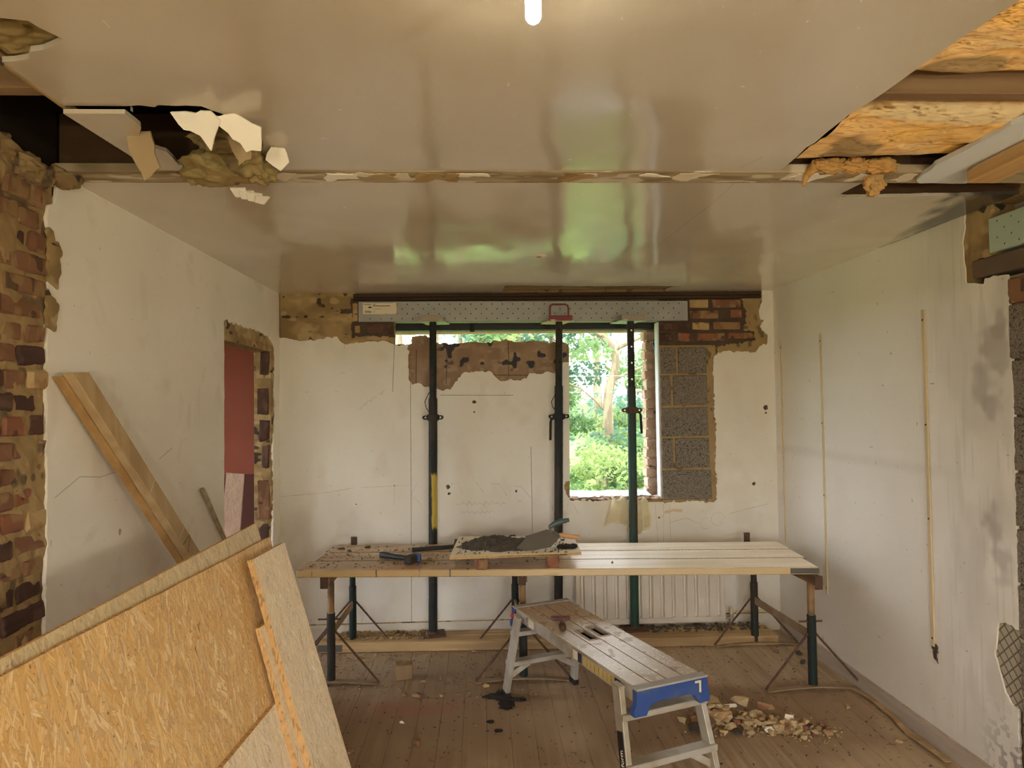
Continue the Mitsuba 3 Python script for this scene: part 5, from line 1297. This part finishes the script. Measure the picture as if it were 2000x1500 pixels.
tree('slender tree with a crooked pale trunk outside the window', None, [(1.70, 9.0, -.3), (1.67, 9.0, 1.15), (1.64, 9.0, 1.80), (1.80, 9.0, 2.12), (1.76, 9.0, 2.40), (1.52, 9.1, 2.62), (1.2, 9.2, 2.9), (.9, 9.3, 3.6)], .075,
     [((1.76, 9, 2.35), (3.4, 8.7, 2.75), .03), ((1.6, 9, 2.55), (.3, 8.8, 2.75), .03), ((1.66, 9, 1.9), (2.6, 8.8, 2.15), .02), ((1.5, 9.1, 2.65), (2.4, 9, 3.5), .04), ((1.66, 9, 1.5), (.9, 8.8, 2.0), .014)],
     cloud(40, -.4, 3.6, 8.0, 10.2, 2.1, 4.4, .25, .55, 1), ['leaf_bright', 'leaf_mid', 'leaf_cool'], 90, .062, 11)
tree('dense evergreen bush on the left of the window view', None, [(.9, 10.5, -.3), (1.0, 10.5, 1.5), (1.1, 10.5, 3)], .07, [], cloud(40, .1, 1.55, 9.8, 11.2, .3, 2.9, .25, .5, 2), ['leaf_mid', 'leaf_cool'], 190, .055, 21, 'bush', 'bush')
tree('leafy bush on the right of the window view', None, [(2.9, 10.5, -.3), (2.8, 10.5, 2)], .05, [], cloud(36, 2.0, 3.9, 9.6, 11.2, .2, 2.7, .25, .5, 3), ['leaf_mid', 'leaf_bright', 'leaf_cool'], 170, .055, 31, 'bush', 'bush')
tree('bright low shrub just outside the window sill', None, [(1.2, 7.2, -.3), (1.25, 7.25, .7)], .025, [((.9, 7.2, .4), (2.3, 7.0, .92), .009), ((1.2, 7.2, .5), (2.2, 7.2, 1.05), .008), ((1.4, 7.1, .5), (2.4, 7.0, .8), .008), ((1.0, 7.2, .6), (1.9, 6.9, .75), .007)],
     cloud(44, .5, 2.3, 6.6, 8.2, -.1, 1.12, .16, .36, 4), ['leaf_bright', 'leaf_mid'], 150, .045, 41, 'bush', 'bush')
tree('middle distance bush behind the low shrub', None, [(1.9, 8.6, -.3), (1.9, 8.6, 1.1)], .03, [], cloud(36, .6, 3.2, 8.2, 9.0, .2, 1.25, .18, .4, 5), ['leaf_cool', 'leaf_bright', 'leaf_mid'], 170, .05, 51, 'bush', 'bush')
tree('far hedge of trees beyond the garden', None, [(2.5, 14.5, -.2), (2.4, 14.5, 4.5)], .12, [((1, 14.2, 0), (.9, 14.2, 4.8), .07), ((4, 14.2, 0), (4.2, 14.2, 4.8), .07), ((-1.6, 14, 0), (-1.8, 14, 5.5), .09)], cloud(60, -3.5, 6.0, 13.5, 16, .3, 4.3, .5, 1.0, 6), ['leaf_mid', 'leaf_cool', 'leaf_bright'], 150, .09, 61)
tree('thin bare trees seen through the gap under the lintel', None, [(-.25, 9, -.3), (-.3, 9, 1.5), (-.28, 9, 3.2)], .05, [((-.28, 9, 1.9), (-1.0, 8.9, 2.9), .02), ((-.3, 9, 2.0), (.3, 9, 2.9), .02), ((-.6, 9.4, 0), (-.62, 9.4, 3.4), .025), ((.55, 9.4, 0), (.5, 9.4, 3.4), .03)], cloud(16, -1.2, .7, 8.6, 9.4, 2.2, 3.6, .2, .45, 7), ['leaf_bright', 'leaf_dry'], 40, .05, 71)
for i, z in enumerate((1.79, 1.96)):
    put('wire', tube([(-1.5, 7.6, z - .01), (1.5, 7.6, z - .02 + .01 * i), (4.0, 7.6, z + .03)], .0035, 6), 'label_cream', None, label=['lower pale washing line outside the window', 'upper pale washing line outside the window'][i], cat='washing line')
# the house side where the sky is not seen, so that the room is closed
struct('wall_outer_002', cat(xz(sbox(-4.4, -.4, -2.15, 3.2), 5.17, 5.27), xz(sbox(2.95, -.4, 4.8, 3.2), 5.17, 5.27)), 'brick_outer', 'outer brick wall beside the window')
struct('roof', bxa(-4.6, 4.9, -3.1, 5.9, 2.78, 2.90), 'void_dark', 'roof and upper floor of the house')
